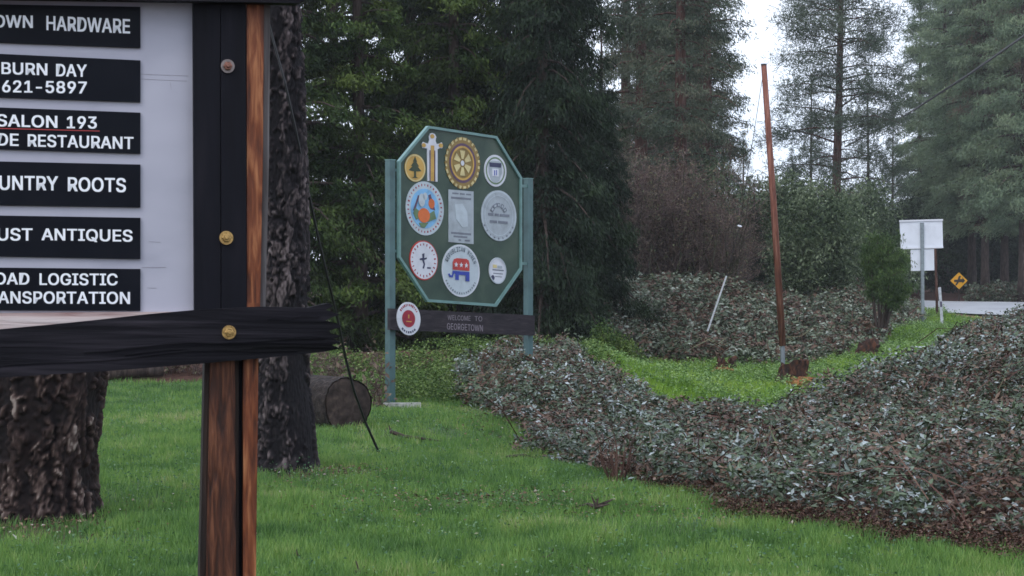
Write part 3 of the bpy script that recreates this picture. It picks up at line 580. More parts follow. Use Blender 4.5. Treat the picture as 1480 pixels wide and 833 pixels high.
# ------------------------------------------------------------------ near pines with plated bark
def plated_trunk(name, prof, d, H, label, seed, cols, crown_h, fh=12, fv=3.6):
    """prof: (row, left px, right px) at distance d; plates and furrows are modelled relief"""
    rows = np.array([p[0] for p in prof][::-1], float); L = np.array([p[1] for p in prof][::-1], float); Rr = np.array([p[2] for p in prof][::-1], float)
    zt = EYE-(rows-CY)/F*d
    x0 = px2((L[-1]+Rr[-1])/2 if False else (L[0]+Rr[0])/2, d)
    order = np.argsort(zt); zt = zt[order]; cxr = px2((L+Rr)/2, d)[order]; rad = ((Rr-L)/2/F*d)[order]
    nz_, na = 420, 260; ztop = zt[-1]; zb = gh1(cxr[0], d)-.15
    zs = np.concatenate([np.linspace(zb, ztop, nz_), np.linspace(ztop, H, 26)[1:]])
    V = []; cr_ = []
    for z in zs:
        c = np.interp(z, zt, cxr); r = np.interp(z, zt, rad)
        if z > ztop: c = cxr[-1]+(cxr[-1]-cxr[-2])/(zt[-1]-zt[-2])*(z-ztop)*.5; r = rad[-1]*(1-(z-ztop)/(H-ztop)*.75)
        for k in range(na):
            a = 2*PI*k/na; ca, sa = math.cos(a)*r, math.sin(a)*r; q_ = Vector((ca*5+seed, sa*5, z*5))
            wx, wy = noise.noise(q_*1.3)*.6+noise.noise(q_*4)*.35, noise.noise(q_*1.3+Vector((7, 3, 1)))*.6+noise.noise(q_*4.5+Vector((2, 9, 1)))*.35
            u = Vector((ca*fh+seed+wx, sa*fh+wy, z*fv+wx)); dd, pp = noise.voronoi(u); e1 = min(1, (dd[1]-dd[0])*5)
            u2 = Vector((ca*fh*2.6+seed, sa*fh*2.6, z*fv*3.2+wy)); d2, p2 = noise.voronoi(u2); e2 = min(1, (d2[1]-d2[0])*3)
            cell = abs(math.sin(pp[0].dot((12.99, 78.2, 37.7)))*437.5) % 1; cell2 = abs(math.sin(p2[0].dot((31.1, 17.3, 53.9)))*437.5) % 1
            fur = noise.noise(Vector((ca*fh*.8+seed+wx*1.5, sa*fh*.8+wy*1.5, z*fv*.16)))        # long dark furrows
            fm = min(1, max(0, (fur+.12)*5)); w2 = noise.noise(q_*7)
            hf = noise.noise(Vector((ca*60, sa*60, z*30)))
            rr = r-.03+.016*e1*fm+.022*fm+.004*e2+.006*w2+.006*cell*e1+.014*noise.noise(q_*.5)+.004*hf
            val = (e1*fm*(.15+.5*cell)+.55*e2*cell2**1.5*(.3+.7*fm))*(1+.8*hf)+.15*w2
            V.append((c+rr*math.cos(a), d+rr*math.sin(a), z)); cr_.append(min(1, max(0, val)))
    nr = len(zs); ii = np.arange(nr*na).reshape(nr, na); jj = np.roll(ii, -1, 1)
    Fc = np.stack([ii[:-1], jj[:-1], jj[1:], ii[1:]], -1).reshape(-1, 4)
    root = thing(name, (cxr[0], d, gh1(cxr[0], d)), label, 'tree')
    mobj('trunk', V, Fc, cols, root, attr={'rnd': cr_}, smooth=True)
    topx = V[-na][0]-rad[-1]*.25
    g = np.random.default_rng(seed); nl = 26; lb = MB(); C = []; Io = []
    for i in range(nl):
        h = crown_h+(H-crown_h)*i/nl; a = i*2.4; L_ = 2.6*(1-(i/nl)*.7); o = np.array((math.cos(a), math.sin(a), 0)); b = np.array((topx, d, h))
        pts = [b, b+o*L_*.5+np.array((0, 0, .15)), b+o*L_+np.array((0, 0, -.1))]; lb.tube(pts, [.05, .03, .01], 5, cap=False)
        for t in np.linspace(.35, 1, 9): C.append(b+o*L_*t+g.normal(size=3)*.22)
    lb.build('branches', bark_far, root, kind='stuff')
    C = np.array(C); J = np.repeat(np.arange(len(C)), 40); dv = unit(g.normal(size=(len(J), 3)))
    Vv, Ff, rn = leaf_mesh(C[J]+dv*.12, dv, g.normal(size=(len(J), 3)), .2, .018, g.random(len(J)))
    mobj('crown', Vv, Ff, M_pine, root, attr={'rnd': rn})
    return root
M_bark1 = ramp_mat('dark_plated_bark', [(0, (.008, .007, .009)), (.25, (.022, .018, .02)), (.5, (.065, .05, .05)), (.75, (.12, .095, .095)), (1, (.20, .16, .16))], rough=.85, spec=.2, noise_mix=(2.6, .5, (.012, .010, .012)))
M_bark2 = ramp_mat('brown_plated_bark', [(0, (.006, .004, .005)), (.25, (.020, .012, .011)), (.5, (.055, .035, .030)), (.75, (.12, .085, .075)), (1, (.28, .23, .20))], rough=.85, spec=.2, noise_mix=(1.9, .6, (.018, .010, .009)))
plated_trunk('pine_tree', [(760, -40, 146), (735, -34, 144), (700, -28, 138), (640, -22, 142), (560, -18, 150), (540, -16, 151), (300, -8, 146), (0, 0, 140), (-300, 6, 134)], 12.5, 11, 'thick brown pine trunk under the left half of the notice board', 3, M_bark2, 5.6, 15, 4.2)
plated_trunk('pine_tree', [(700, 340, 474), (682, 350, 464), (660, 362, 458), (600, 366, 454), (540, 368, 446), (430, 372, 447), (300, 376, 445), (150, 379, 441), (0, 382, 437), (-250, 386, 430)], 15.6, 12, 'pine with black and grey plated bark just right of the notice board post', 11, M_bark1, 6.2)
# black cable hanging by the pine
cab = MB(); cp = [(372, -60, 15.3), (385, 20, 15.3), (397, 66, 15.3), (412, 120, 15.3), (428, 190, 15.4), (444, 270, 15.6), (460, 345, 15.9), (474, 405, 16.2), (488, 462, 16.6), (500, 520, 17), (512, 566, 17.2), (528, 610, 17.5), (549, 652, 17.7)]
P_ = [at(*c) for c in cp]; P_[-1][2] = gh1(P_[-1][0], P_[-1][1])+.005
cab.tube(P_, [.010]*5+[.013]*8, 6); tag(cab.build('cable', paint('black_rubber', (.006, .006, .007), rough=.5)), 'loose black cable hanging down past the pine into the grass', 'cable')
# cut log
def log_thing():
    d = 20.3; c = at(503, 577, d); c[2] = gh1(c[0], c[1])+.27; ang = R(38)
    n = np.array((math.sin(ang), -math.cos(ang), 0)); u = np.array((math.cos(ang), math.sin(ang), 0)); g = random.Random(4); r = .315
    root = thing('log', (c[0], c[1], gh1(c[0], c[1])), 'short thick cut log lying behind the black barked pine', 'log')
    na = 60; V = []; m = 14; L = 1.25
    rr = [r*(1+.04*math.sin(3*2*PI*k/na+1)+g.uniform(-.022, .022)) for k in range(na)]
    for i in range(m):
        for k in range(na):
            a = 2*PI*k/na; q = rr[k]*(1+.03*noise.noise(Vector((k*.4, i*.5, 0)))); V.append(c-n*L*i/(m-1)+q*(math.cos(a)*u+math.sin(a)*np.array((0, 0, 1))))
    Fc = [[i*na+(k+1) % na, i*na+k, (i+1)*na+k, (i+1)*na+(k+1) % na] for i in range(m-1) for k in range(na)]+[[(m-1)*na+k for k in range(na)]]
    mobj('bark', V, Fc, wood_mat('dark_log_bark', (.008, .006, .006), (.025, .018, .016), (.06, .045, .04), scale=(16, 16, 16), rough=.9, bump=1, dist=.03), root, smooth=True)
    mt = wood_mat('log_end_grain', (.016, .011, .010), (.045, .031, .027), (.095, .066, .055), scale=(11, 11, 11), rough=.9, bump=.7, detail=9)
    V = [c+n*.004]+[c+n*.002+rr[k]*.94*(math.cos(2*PI*k/na)*u+math.sin(2*PI*k/na)*np.array((0, 0, 1))) for k in range(na)]+[c-n*.03+rr[k]*.96*(math.cos(2*PI*k/na)*u+math.sin(2*PI*k/na)*np.array((0, 0, 1))) for k in range(na)]
    mobj('cut_face', V, [[0, 1+k, 1+(k+1) % na] for k in range(na)]+[[1+k, 1+na+k, 1+na+(k+1) % na, 1+(k+1) % na] for k in range(na)], mt, root)
log_thing()
# ------------------------------------------------------------------ trees of the background
G = np.random.default_rng
cedA = conifer('cedar_tree', G(1), 15, 2.7, .5, 120, 5.2, 62, .15, .045, (bark_far, M_cedar), 'tall olive green cedar behind the left green post', droop=.4, cut=11, sig=.13)
cedB = conifer('cedar_tree', G(2), 16, 2.4, .3, 125, 6.0, 60, .15, .042, (bark_far, M_cedar), 'tall cedar rising behind the middle of the octagonal sign', droop=.6, cut=11, sig=.13)
cedC = conifer('cedar_tree', G(3), 15, 2.2, .15, 170, 9, 44, .15, .034, (bark_far, M_cedar2), 'dark cedar with drooping sprays right of the octagonal sign', droop=.9, cut=11, sig=.14, up=.15)
for o in (cedA, cedB, cedC): kids(o)
GRP = 'dark cedars behind the octagonal sign'
for o in (cedA, cedB, cedC): o['group'] = GRP
place(cedA, 520, 41, .4); place(cedB, 655, 42.5, 1.2); place(cedC, 785, 41, 2)
more = [(cedB, 420, 40, 2.1, 1.0, 'cedar filling the gap between the black barked pine and the octagonal sign'),
        (cedC, 590, 45, .3, 1.05, 'dark drooping cedar in the gap left of the octagonal sign'),
        (cedC, 735, 44, 3.4, 1.1, 'dark cedar directly above the right post of the octagonal sign'),
        (cedC, 822, 46, 5.1, 1.0, 'dark cedar at the right edge of the cedar row'),
        (cedA, 300, 43, 2.2, 1.0, 'cedar hidden mostly by the notice board post'),
        (cedB, 180, 40, 4.2, 1.0, 'cedar seen under the notice board rail, right of the brown trunk'),
        (cedA, 480, 50, 4, 1.1, 'cedar of the back row, left of the octagonal sign'),
        (cedC, 640, 52, 2.7, 1.15, 'cedar of the back row, behind the top of the octagonal sign'),
        (cedB, 760, 52, 5.2, 1.1, 'cedar of the back row, above the right green post'),
        (cedA, 350, 52, 1.2, 1.1, 'cedar of the back row, behind the plated pine'),
        (cedC, 868, 56, .9, .62, 'dark cedar standing behind the brown bare thicket at its left end')]
for src, px, d, rz, s, lab in more: place(copy_tree(src, lab, GRP), px, d, rz, s)
# tall ivy clad fir with visible trunk near px 990
fir = conifer('fir_tree', G(5), 20, 2.4, 2.2, 130, 6, 34, .15, .045, (bark_red, M_fir), 'tall fir with its reddish trunk showing above the brown thicket', droop=.5, cut=14, sig=.2, tr=.3, pw=.5, taper_low=.5); kids(fir)
place(fir, 985, 62, .5)
for px, d, s, rz, lab in ((955, 78, 1.1, 2.2, 'tall pale fir of the back row behind the brown thicket'), (1010, 84, 1.2, 4.1, 'tall pale fir of the back row, left of the sky gap'), (905, 80, 1.15, 5.3, 'tall pale fir in the back row beside the dark cedars'), (975, 92, 1.35, .9, 'farthest fir behind the reddish trunk')):
    place(copy_tree(fir, lab, 'firs beside the sky gap'), px, d, rz, s)
f2 = copy_tree(fir, 'fir leaning in at the left of the reddish trunked fir', 'firs beside the sky gap'); place(f2, 925, 66, 3.1, 1.05); fir['group'] = 'firs beside the sky gap'
f3 = copy_tree(fir, 'narrow fir at the right edge of the fir pair, against the sky', 'firs beside the sky gap'); place(f3, 1022, 72, 1.7, .95)
# open pines
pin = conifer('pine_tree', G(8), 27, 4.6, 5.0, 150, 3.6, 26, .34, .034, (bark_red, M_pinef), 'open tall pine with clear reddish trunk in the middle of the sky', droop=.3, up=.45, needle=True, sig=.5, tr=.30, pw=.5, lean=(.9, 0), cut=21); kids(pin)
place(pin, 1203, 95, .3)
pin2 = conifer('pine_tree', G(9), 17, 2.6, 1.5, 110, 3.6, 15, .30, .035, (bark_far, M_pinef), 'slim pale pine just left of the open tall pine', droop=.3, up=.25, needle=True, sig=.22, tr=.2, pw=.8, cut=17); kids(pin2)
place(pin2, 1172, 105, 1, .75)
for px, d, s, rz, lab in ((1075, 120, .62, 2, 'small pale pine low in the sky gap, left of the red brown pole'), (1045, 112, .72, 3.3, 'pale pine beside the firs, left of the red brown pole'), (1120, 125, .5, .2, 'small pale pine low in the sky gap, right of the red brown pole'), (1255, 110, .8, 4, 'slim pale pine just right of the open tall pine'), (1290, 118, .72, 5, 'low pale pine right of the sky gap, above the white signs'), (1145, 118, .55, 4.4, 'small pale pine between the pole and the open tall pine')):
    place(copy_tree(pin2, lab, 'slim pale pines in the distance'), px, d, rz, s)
pin2['group'] = 'slim pale pines in the distance'
# right hand wood
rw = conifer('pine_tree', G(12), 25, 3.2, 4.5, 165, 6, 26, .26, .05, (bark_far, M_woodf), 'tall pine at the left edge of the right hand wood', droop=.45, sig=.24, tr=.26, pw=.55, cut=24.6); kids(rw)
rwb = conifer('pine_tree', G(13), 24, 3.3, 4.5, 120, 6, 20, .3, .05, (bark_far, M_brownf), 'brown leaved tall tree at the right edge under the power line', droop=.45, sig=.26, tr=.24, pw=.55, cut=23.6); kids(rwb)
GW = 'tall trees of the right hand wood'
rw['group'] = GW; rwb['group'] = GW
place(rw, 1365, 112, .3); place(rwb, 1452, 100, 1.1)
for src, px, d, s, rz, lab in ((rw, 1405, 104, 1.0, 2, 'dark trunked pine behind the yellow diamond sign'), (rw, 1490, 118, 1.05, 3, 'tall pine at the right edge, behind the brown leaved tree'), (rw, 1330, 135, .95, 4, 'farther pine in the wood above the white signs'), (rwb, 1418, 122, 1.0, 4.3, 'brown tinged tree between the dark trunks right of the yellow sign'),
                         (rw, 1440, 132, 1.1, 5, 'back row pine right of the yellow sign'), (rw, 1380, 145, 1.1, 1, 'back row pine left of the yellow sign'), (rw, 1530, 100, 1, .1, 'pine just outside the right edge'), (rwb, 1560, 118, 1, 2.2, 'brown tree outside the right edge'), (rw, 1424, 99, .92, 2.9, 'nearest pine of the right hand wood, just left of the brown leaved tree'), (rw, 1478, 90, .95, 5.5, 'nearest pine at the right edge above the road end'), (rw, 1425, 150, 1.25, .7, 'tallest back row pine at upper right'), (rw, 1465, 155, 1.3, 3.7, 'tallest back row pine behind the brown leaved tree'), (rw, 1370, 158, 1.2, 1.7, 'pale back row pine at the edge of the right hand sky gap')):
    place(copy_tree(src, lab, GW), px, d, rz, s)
# understorey that closes the view at eye level under the wood
low = bush('understorey_tree', G(20), [(0, 0, 2.2, 2.2, 2.0), (1.6, .4, 1.6, 1.5, 1.3), (-1.7, .2, 1.5, 1.5, 1.3), (.3, 0, 4.2, 1.3, 1.4)], 9000, .24, .10, (bark_far, M_cedar2), 'dark understorey tree right of the white signs', 'tree', sig=.3); kids(low)
GU = 'dark understorey behind the road'; low['group'] = GU; place(low, 1430, 108, 0, 1.0)
for i, (px, d, s, lab) in enumerate(((1310, 112, 1.1, 'dark understorey tree behind the white signs'), (1370, 116, 1.0, 'dark understorey tree behind the yellow sign'), (1490, 112, 1.2, 'dark understorey tree at the right edge of the road'), (1250, 104, 1.1, 'dark understorey tree behind the feathery shrub'), (1400, 140, 1.5, 'tallest dark understorey tree, farthest behind the yellow sign'), (1340, 150, 1.5, 'far dark understorey tree left of the yellow sign'), (1470, 145, 1.5, 'far dark understorey tree at the right edge'), (1200, 110, 1.2, 'dark understorey tree below the open tall pine'), (1550, 120, 1.4, 'dark understorey tree outside the right edge'))):
    place(copy_tree(low, lab, GU), px, d, i*1.3, s)
# green bushy trees mid distance 1050..1250
bA = bush('bushy_tree', G(30), [(0, 0, 2.4, 1.6, 1.6), (1.1, .2, 1.5, 1.1, 1.2), (-1.2, 0, 1.7, 1.1, 1.2), (.2, 0, 3.9, .9, .9)], 15000, .17, .08, (bark_moss, M_bushg), 'grey green bushy tree right behind the red brown pole', 'tree', sig=.2); kids(bA)
bB = bush('bushy_tree', G(31), [(0, 0, 1.8, 1.5, 1.3), (.9, 0, 3.0, .9, 1.0), (-.9, .3, 2.7, .9, .9), (1.4, 0, 1.2, .9, .9)], 15000, .16, .075, (bark_moss, M_bushg), 'wide grey green bushy tree left of the feathery shrub', 'tree', sig=.2); kids(bB)
GB = 'grey green bushes behind the bramble bank'; bA['group'] = GB; bB['group'] = GB
place(bA, 1128, 70, 0, 1.0); place(bB, 1205, 74, 1, 1.15)
for i, (src, px, d, s, lab) in enumerate(((bA, 1075, 76, .95, 'bushy tree between the brown thicket and the red brown pole'), (bB, 1160, 80, 1.3, 'taller bushy tree behind the saddle of the bramble bank'), (bA, 1245, 84, 1.2, 'bushy tree behind the top of the feathery shrub'), (bB, 1040, 72, .9, 'bushy tree partly behind the brown thicket'), (bA, 1100, 88, 1.25, 'farthest bushy tree, left of the pole'), (bB, 985, 68, 1.25, 'bushy tree showing through the brown thicket'), (bA, 1180, 64, .9, 'nearest bushy tree, right of the pole on the bank'))):
    place(copy_tree(src, lab, GB), px, d, 2+i*1.9, s)
# dark conifer between
dk = copy_tree(cedC, 'low dark conifer in the hollow just right of the leaning white guard', GRP); place(dk, 1090, 66, 1, .30)
# bare brown thicket
def twiggy(name, g, H, W, nst, label, mats, nsub=10, cat='shrub', fine=.006, group=None, leafy=0, leafmat=None, spread=.5):
    root = thing(name, (0, 0, 0), label, cat, group); st = MB(); P0 = []; P1 = []; Rr = []; tips = []
    for i in range(nst):
        b = np.array((g.uniform(-W*spread, W*spread), g.uniform(-W*.25, W*.25), -.1)); top = b+np.array((g.normal()*W*.25, g.normal()*W*.2, H*g.uniform(.6, 1)))
        mid = (b+top)/2+g.normal(size=3)*.1*H*np.array((1, 1, 0)); ts = [b, b*.5+mid*.5+g.normal(size=3)*.02, mid, (mid+top)/2+g.normal(size=3)*.05, top]
        st.tube(ts, [.03*H/3, .026*H/3, .018*H/3, .012*H/3, .004], 5, cap=False)
        for j in range(nsub):
            t = g.uniform(.15, 1); s = ts[0]*(1-t)**2+2*mid*t*(1-t)+top*t*t; L = H*g.uniform(.12, .3)
            e_ = s+unit(np.array((g.normal()*.8, g.normal()*.8, g.uniform(.1, 1.2))))*L; P0.append(s); P1.append(e_); Rr.append(.009)
            for k in range(7):
                q = s+(e_-s)*g.uniform(.2, 1); e2 = q+unit(np.array((g.normal(), g.normal(), g.normal()*.7+.4)))*L*g.uniform(.25, .6); P0.append(q); P1.append(e2); Rr.append(fine); tips.append(e2)
    st.build('stems', mats[0], root, smooth=True)
    P0 = np.array(P0); P1 = np.array(P1); Rr = np.array(Rr)[:, None]; n = len(P0); D = unit(P1-P0); S = unit(np.cross(D, g.normal(size=(n, 3)))); T = np.cross(D, S)
    V = np.stack([P0+S*Rr, P0-S*Rr*.5+T*Rr*.87, P0-S*Rr*.5-T*Rr*.87, P1], 1).reshape(-1, 3); i = np.arange(n)[:, None]*4
    Fc = np.concatenate([i+np.array([[0, 1, 3]]), i+np.array([[1, 2, 3]]), i+np.array([[2, 0, 3]])])
    mobj('twigs', V, Fc, M_twig, root, attr={'rnd': np.repeat(g.random(n), 4)}, kind='stuff')
    if leafy:
        tips = np.array(tips); J = g.integers(0, len(tips), leafy); c = tips[J]+g.normal(size=(leafy, 3))*.09
        V, Fc, rn = leaf_mesh(c, g.normal(size=(leafy, 3)), g.normal(size=(leafy, 3))*.6+np.array((0, 0, .6)), .10*g.uniform(.6, 1.3, leafy), .045, g.random(leafy)); mobj('foliage', V, Fc, leafmat, root, attr={'rnd': rn})
    return root
tw = twiggy('bare_shrub', G(40), 4.6, 2.6, 26, 'bare brown shrub behind the left bramble bank, beside the dark cedar', (bark_moss, None), 20, leafy=5500, leafmat=M_brownf, fine=.008); kids(tw)
GT = 'bare brown thicket behind the bramble bank'; tw['group'] = GT; place(tw, 925, 58, 0)
for i, (px, d, s, lab) in enumerate(((965, 60, 1.1, 'tallest bare brown shrub, below the reddish fir trunk'), (1005, 59, .95, 'bare brown shrub in the middle of the thicket'), (1036, 61, .68, 'lower bare brown shrub at the right end of the thicket'), (890, 57, .8, 'bare brown shrub against the dark cedar edge'), (950, 70, 1.45, 'tall bare brown tree-like shrub rising at the back of the thicket, beside the dark cedars'))):
    place(copy_tree(tw, lab, GT), px, d, 1+i*1.3, s)
# feathery shrub near px 1275
fs = thing('feathery_shrub', (0, 0, 0), 'upright feathery green shrub with bare dark stems left of the white signs', 'shrub'); g = G(50); st = MB(); tips = []
for i in range(12):
    a = g.uniform(0, 6.28); r = g.uniform(.15, .85); top = np.array((r*math.cos(a)*1.0, r*math.sin(a), 3.75-2.2*r+g.uniform(-.35, .25))); q = np.array((r*math.cos(a)*.45, r*math.sin(a)*.4, 1.0)); b = np.array((g.normal()*.06, g.normal()*.06, -.1))
    st.tube([b, q, (q+top)/2, top], [.05, .035, .02, .006], 6, cap=False)
    for t in np.linspace(.25, 1, 14): tips.append(q*(1-t)+top*t)
for i in range(120):
    t0_ = tips[g.integers(0, 9*14)]; e_ = t0_+unit(np.array((g.normal(), g.normal(), g.uniform(-.1, 1.0))))*g.uniform(.2, .5); st.tube([t0_, (t0_+e_)/2+np.array((0, 0, .03)), e_], [.010, .007, .003], 4, cap=False)
    for t in np.linspace(.2, 1, 6): tips.append(t0_*(1-t)+e_*t)
st.build('stems', bark_far, fs, smooth=True); tips = np.array(tips); n = 13000; J = g.integers(0, len(tips), n); c = tips[J]+g.normal(size=(n, 3))*.085
V, Fc, rn = leaf_mesh(c, g.normal(size=(n, 3))*.5+np.array((0, 0, 1)), g.normal(size=(n, 3)), .12, .028, np.clip(.6*g.random(len(tips))[J]+.4*g.random(n), 0, 1)); mobj('foliage', V, Fc, ramp_mat('feathery_foliage', [(0, (.022, .05, .018)), (.5, (.065, .115, .035)), (1, (.14, .21, .06))], transl=.25), fs, attr={'rnd': rn})
place(fs, 1272, 53, 0, .97)
# leafy shrub left of the swale, near px 880
ls = bush('leafy_shrub', G(51), [(0, 0, .5, .6, .5), (.5, 0, .3, .4, .35), (-.3, .1, .9, .35, .4)], 4500, .09, .055, (bark_moss, M_fresh), 'bright green leafy shrub at the foot of the dark cedar, left of the hollow', stems=6, sig=.09); place(ls, 886, 37.5, 0, .72)
# dead brush beyond the lawn, left
tw2 = twiggy('brush_pile', G(41), .9, 1.6, 16, 'pile of reddish dead brush beyond the lawn, right of the cut log', (bark_red, None), 9, cat='brush', leafy=500, leafmat=M_brownf, fine=.005); kids(tw2)
GD = 'dead brush at the back of the lawn'; tw2['group'] = GD; place(tw2, 462, 24, 0)
for i, (px, d, lab) in enumerate(((190, 30.5, 'dead brush heap seen under the rail beside the brown trunk'), (265, 31, 'dead brush heap seen under the rail beside the red post'), (390, 31, 'dead brush behind the black barked pine'), (120, 31, 'dead brush hidden behind the brown trunk'))):
    place(copy_tree(tw2, lab, GD), px, d, 1+i)
e = MB(); a_ = at(120, 553, 29.6); b_ = at(235, 556, 30.2); a_[2] = gh1(a_[0], a_[1])+.12; b_[2] = gh1(b_[0], b_[1])+.12; e.tube([a_, (a_+b_)/2+np.array((0, 0, .03)), b_], [.14, .13, .10], 12); tag(e.build('fallen_log', bark_far, smooth=True), 'dark fallen log across the back edge of the lawn', 'log')
# ------------------------------------------------------------------ brambles
M_bram = ramp_mat('bramble_leaves', [(0, (.045, .020, .012)), (.14, (.11, .058, .036)), (.24, (.20, .13, .085)), (.27, (.020, .032, .014)), (.5, (.045, .072, .030)), (.78, (.105, .150, .085)), (.88, (.20, .25, .23)), (1, (.45, .50, .52))], rough=.38, spec=.45, transl=.05)  # palest stops: whitish undersides, plus sky highlights put into the colour
M_bram2 = ramp_mat('far_bramble_leaves', [(0, (.09, .048, .036)), (.24, (.17, .11, .08)), (.28, (.04, .055, .03)), (.7, (.13, .16, .10)), (.86, (.22, .26, .20)), (1, (.36, .39, .34))], rough=.5, spec=.22, transl=.08)
M_cane = ramp_mat('bramble_canes', [(0, (.03, .014, .012)), (.5, (.085, .038, .030)), (.8, (.13, .075, .055)), (1, (.11, .13, .06))], rough=.6)
def scatter(poly, n, g, jit=.5):
    xs_ = [p[0] for p in poly]; ys_ = [p[1] for p in poly]; out = np.zeros((0, 2))
    while len(out) < n:
        x = g.uniform(min(xs_), max(xs_), n*2); y = g.uniform(min(ys_), max(ys_), n*2)
        k = inside(x, y, poly, jit) & (np.abs(x) < .30*y+1.2); out = np.concatenate([out, np.stack([x[k], y[k]], 1)])
    return out[:n]
def bramble_height(x, y, hb):
    return hb*np.clip(.15+1.2*fbm(x*.6, y*.45, 21)+1.1*(fbm(x*2.1, y*1.5, 22)-.5)+.8*(fbm(x*5, y*3.4, 24, 2)-.5), .10, 2)
def site(x, y):
    pxx = x/y*F+CX
    return (1+.35*np.exp(-((x-px2(770, 29))**2/2+(y-29)**2/18)))*(1-.6*np.clip(1-np.abs(pxx-1060)/190, 0, .75)*np.clip((y-15)/5, 0, 1))
def brambles(name, poly, n, hb, L, g, mat, label, k=5, ncane=9000, edge=1.2):
    P = scatter(poly, n//k, g)
    # nearer ground gets more, smaller leaves
    keep = g.random(len(P)) < np.clip(24/P[:, 1], .35, 1) if edge < 2 else np.ones(len(P), bool); P = P[keep]
    m = len(P); hh = bramble_height(P[:, 0], P[:, 1], hb); 
    # thin and low near the edge
    hh = hh*site(P[:, 0], P[:, 1]) if edge < 2 else hh; ed = np.ones(m)
    for q in ((.5, 0), (-.5, 0), (0, -.6), (0, .6), (.25, -.3), (-.25, -.3)): ed -= .12*(~inside(P[:, 0]+q[0]*edge, P[:, 1]+q[1]*edge, poly, .5))
    hh = hh*ed; t = 1-g.random(m)**1.6*.95
    C = np.stack([P[:, 0], P[:, 1], gh(P[:, 0], P[:, 1])+.04+hh*t], 1)
    J = np.repeat(np.arange(m), k); nn = len(J); c = C[J]+g.normal(size=(nn, 3))*np.array((.055, .055, .035))*L/.06
    patch = fbm(C[:, 0]*1.3, C[:, 1]*1.3, 77); rn_c = g.random(m)
    # patches of dead brown leaves, lower leaves are old and brown
    patch2 = fbm(C[:, 0]*3.1, C[:, 1]*2.2, 78)
    dead = (rn_c < .08+np.clip(4*(.45-patch), 0, .45)+np.clip(5*(.40-patch2), 0, .4)+.6*np.clip(.7-t, 0, 1))
    v = np.where(dead, g.uniform(0, .25, m), .28+.72*g.random(m)**(1.0+1.2*(fbm(C[:, 0]*1.9+50, C[:, 1]*1.4, 79) < .5)))
    v = np.where(~dead, np.clip(v, .28, 1), v)
    rv = np.clip(v[J]+g.normal(size=nn)*.03, 0, 1)
    dirs = g.normal(size=(nn, 3))*np.array((1, 1, .45)); nor = g.normal(size=(nn, 3))*.5+np.array((0, -.3, .85))
    V, Fc, rn = leaf_mesh(c, dirs, nor, L*g.uniform(.45, 1.75, nn)*(1+.012*np.clip(c[:, 1]-12, 0, 40)), L*.55*g.uniform(.7, 1.25, nn)*(1+.012*np.clip(c[:, 1]-12, 0, 40)), rv, fold=.1)
    # canes
    Q = scatter(poly, ncane, g); hq = bramble_height(Q[:, 0], Q[:, 1], hb)*(site(Q[:, 0], Q[:, 1]) if edge < 2 else 1); gz = gh(Q[:, 0], Q[:, 1])
    a = g.uniform(0, 6.28, ncane); l = g.uniform(.25, 1.5, ncane)**1.2; W_ = .0016+.00016*Q[:, 1]; r_ = g.random(ncane)
    end_in = inside(Q[:, 0]+np.cos(a)*l*1.05, Q[:, 1]+np.sin(a)*l*1.05, poly, .5) | (g.random(ncane) < .04)
    Q, gz, hq, a, l, W_, r_ = Q[end_in], gz[end_in], hq[end_in], a[end_in], l[end_in], W_[end_in], r_[end_in]; ncane = len(Q)
    cc = []; bow = g.normal(size=ncane)*.25*l; top = g.uniform(.0, .16, ncane)*np.clip(hq/.4, .3, 1)
    T = np.linspace(0, 1, 6)
    for t_ in T:           # each cane trails over the leaves, arching a little
        x = Q[:, 0]+np.cos(a)*l*t_-np.sin(a)*bow*t_*t_; y = Q[:, 1]+np.sin(a)*l*t_+np.cos(a)*bow*t_*t_
        hl = bramble_height(x, y, hb)*(site(x, y) if edge < 2 else 1); z = gh(x, y)+hl*(.75+.1*t_)+top*4*t_*(1-t_); cc.append(np.stack([x, y, z], 1))
    CV = []
    for s_ in (-1, 1):
        for p_ in cc: CV.append(p_+np.stack([-np.sin(a)*W_*s_, np.cos(a)*W_*s_, W_*s_*.8], 1))
    CVv = np.stack(CV, 1).reshape(-1, 3); i0 = np.arange(ncane)[:, None]*12
    CF = np.concatenate([i0+np.array([[j, j+1, j+7, j+6]]) for j in range(5)])
    o = mobj(name, V, Fc, mat, attr={'rnd': rn}, kind='stuff'); tag(o, label, 'brambles')
    c_ = mobj('canes', CVv, CF, M_cane, o, attr={'rnd': np.repeat(r_, 12)}, kind='stuff', label='arching red brown bramble canes')
    return o
brambles('bramble_thicket', NEAR, 440000, .60, .050, G(60), M_bram, 'glossy bramble thicket spreading from the octagonal sign to the right edge', ncane=5200)
brambles('bramble_bank', BANK, 200000, .62, .085, G(61), M_bram2, 'rust and grey green brambles covering the bank behind the hollow', ncane=2600, edge=2)
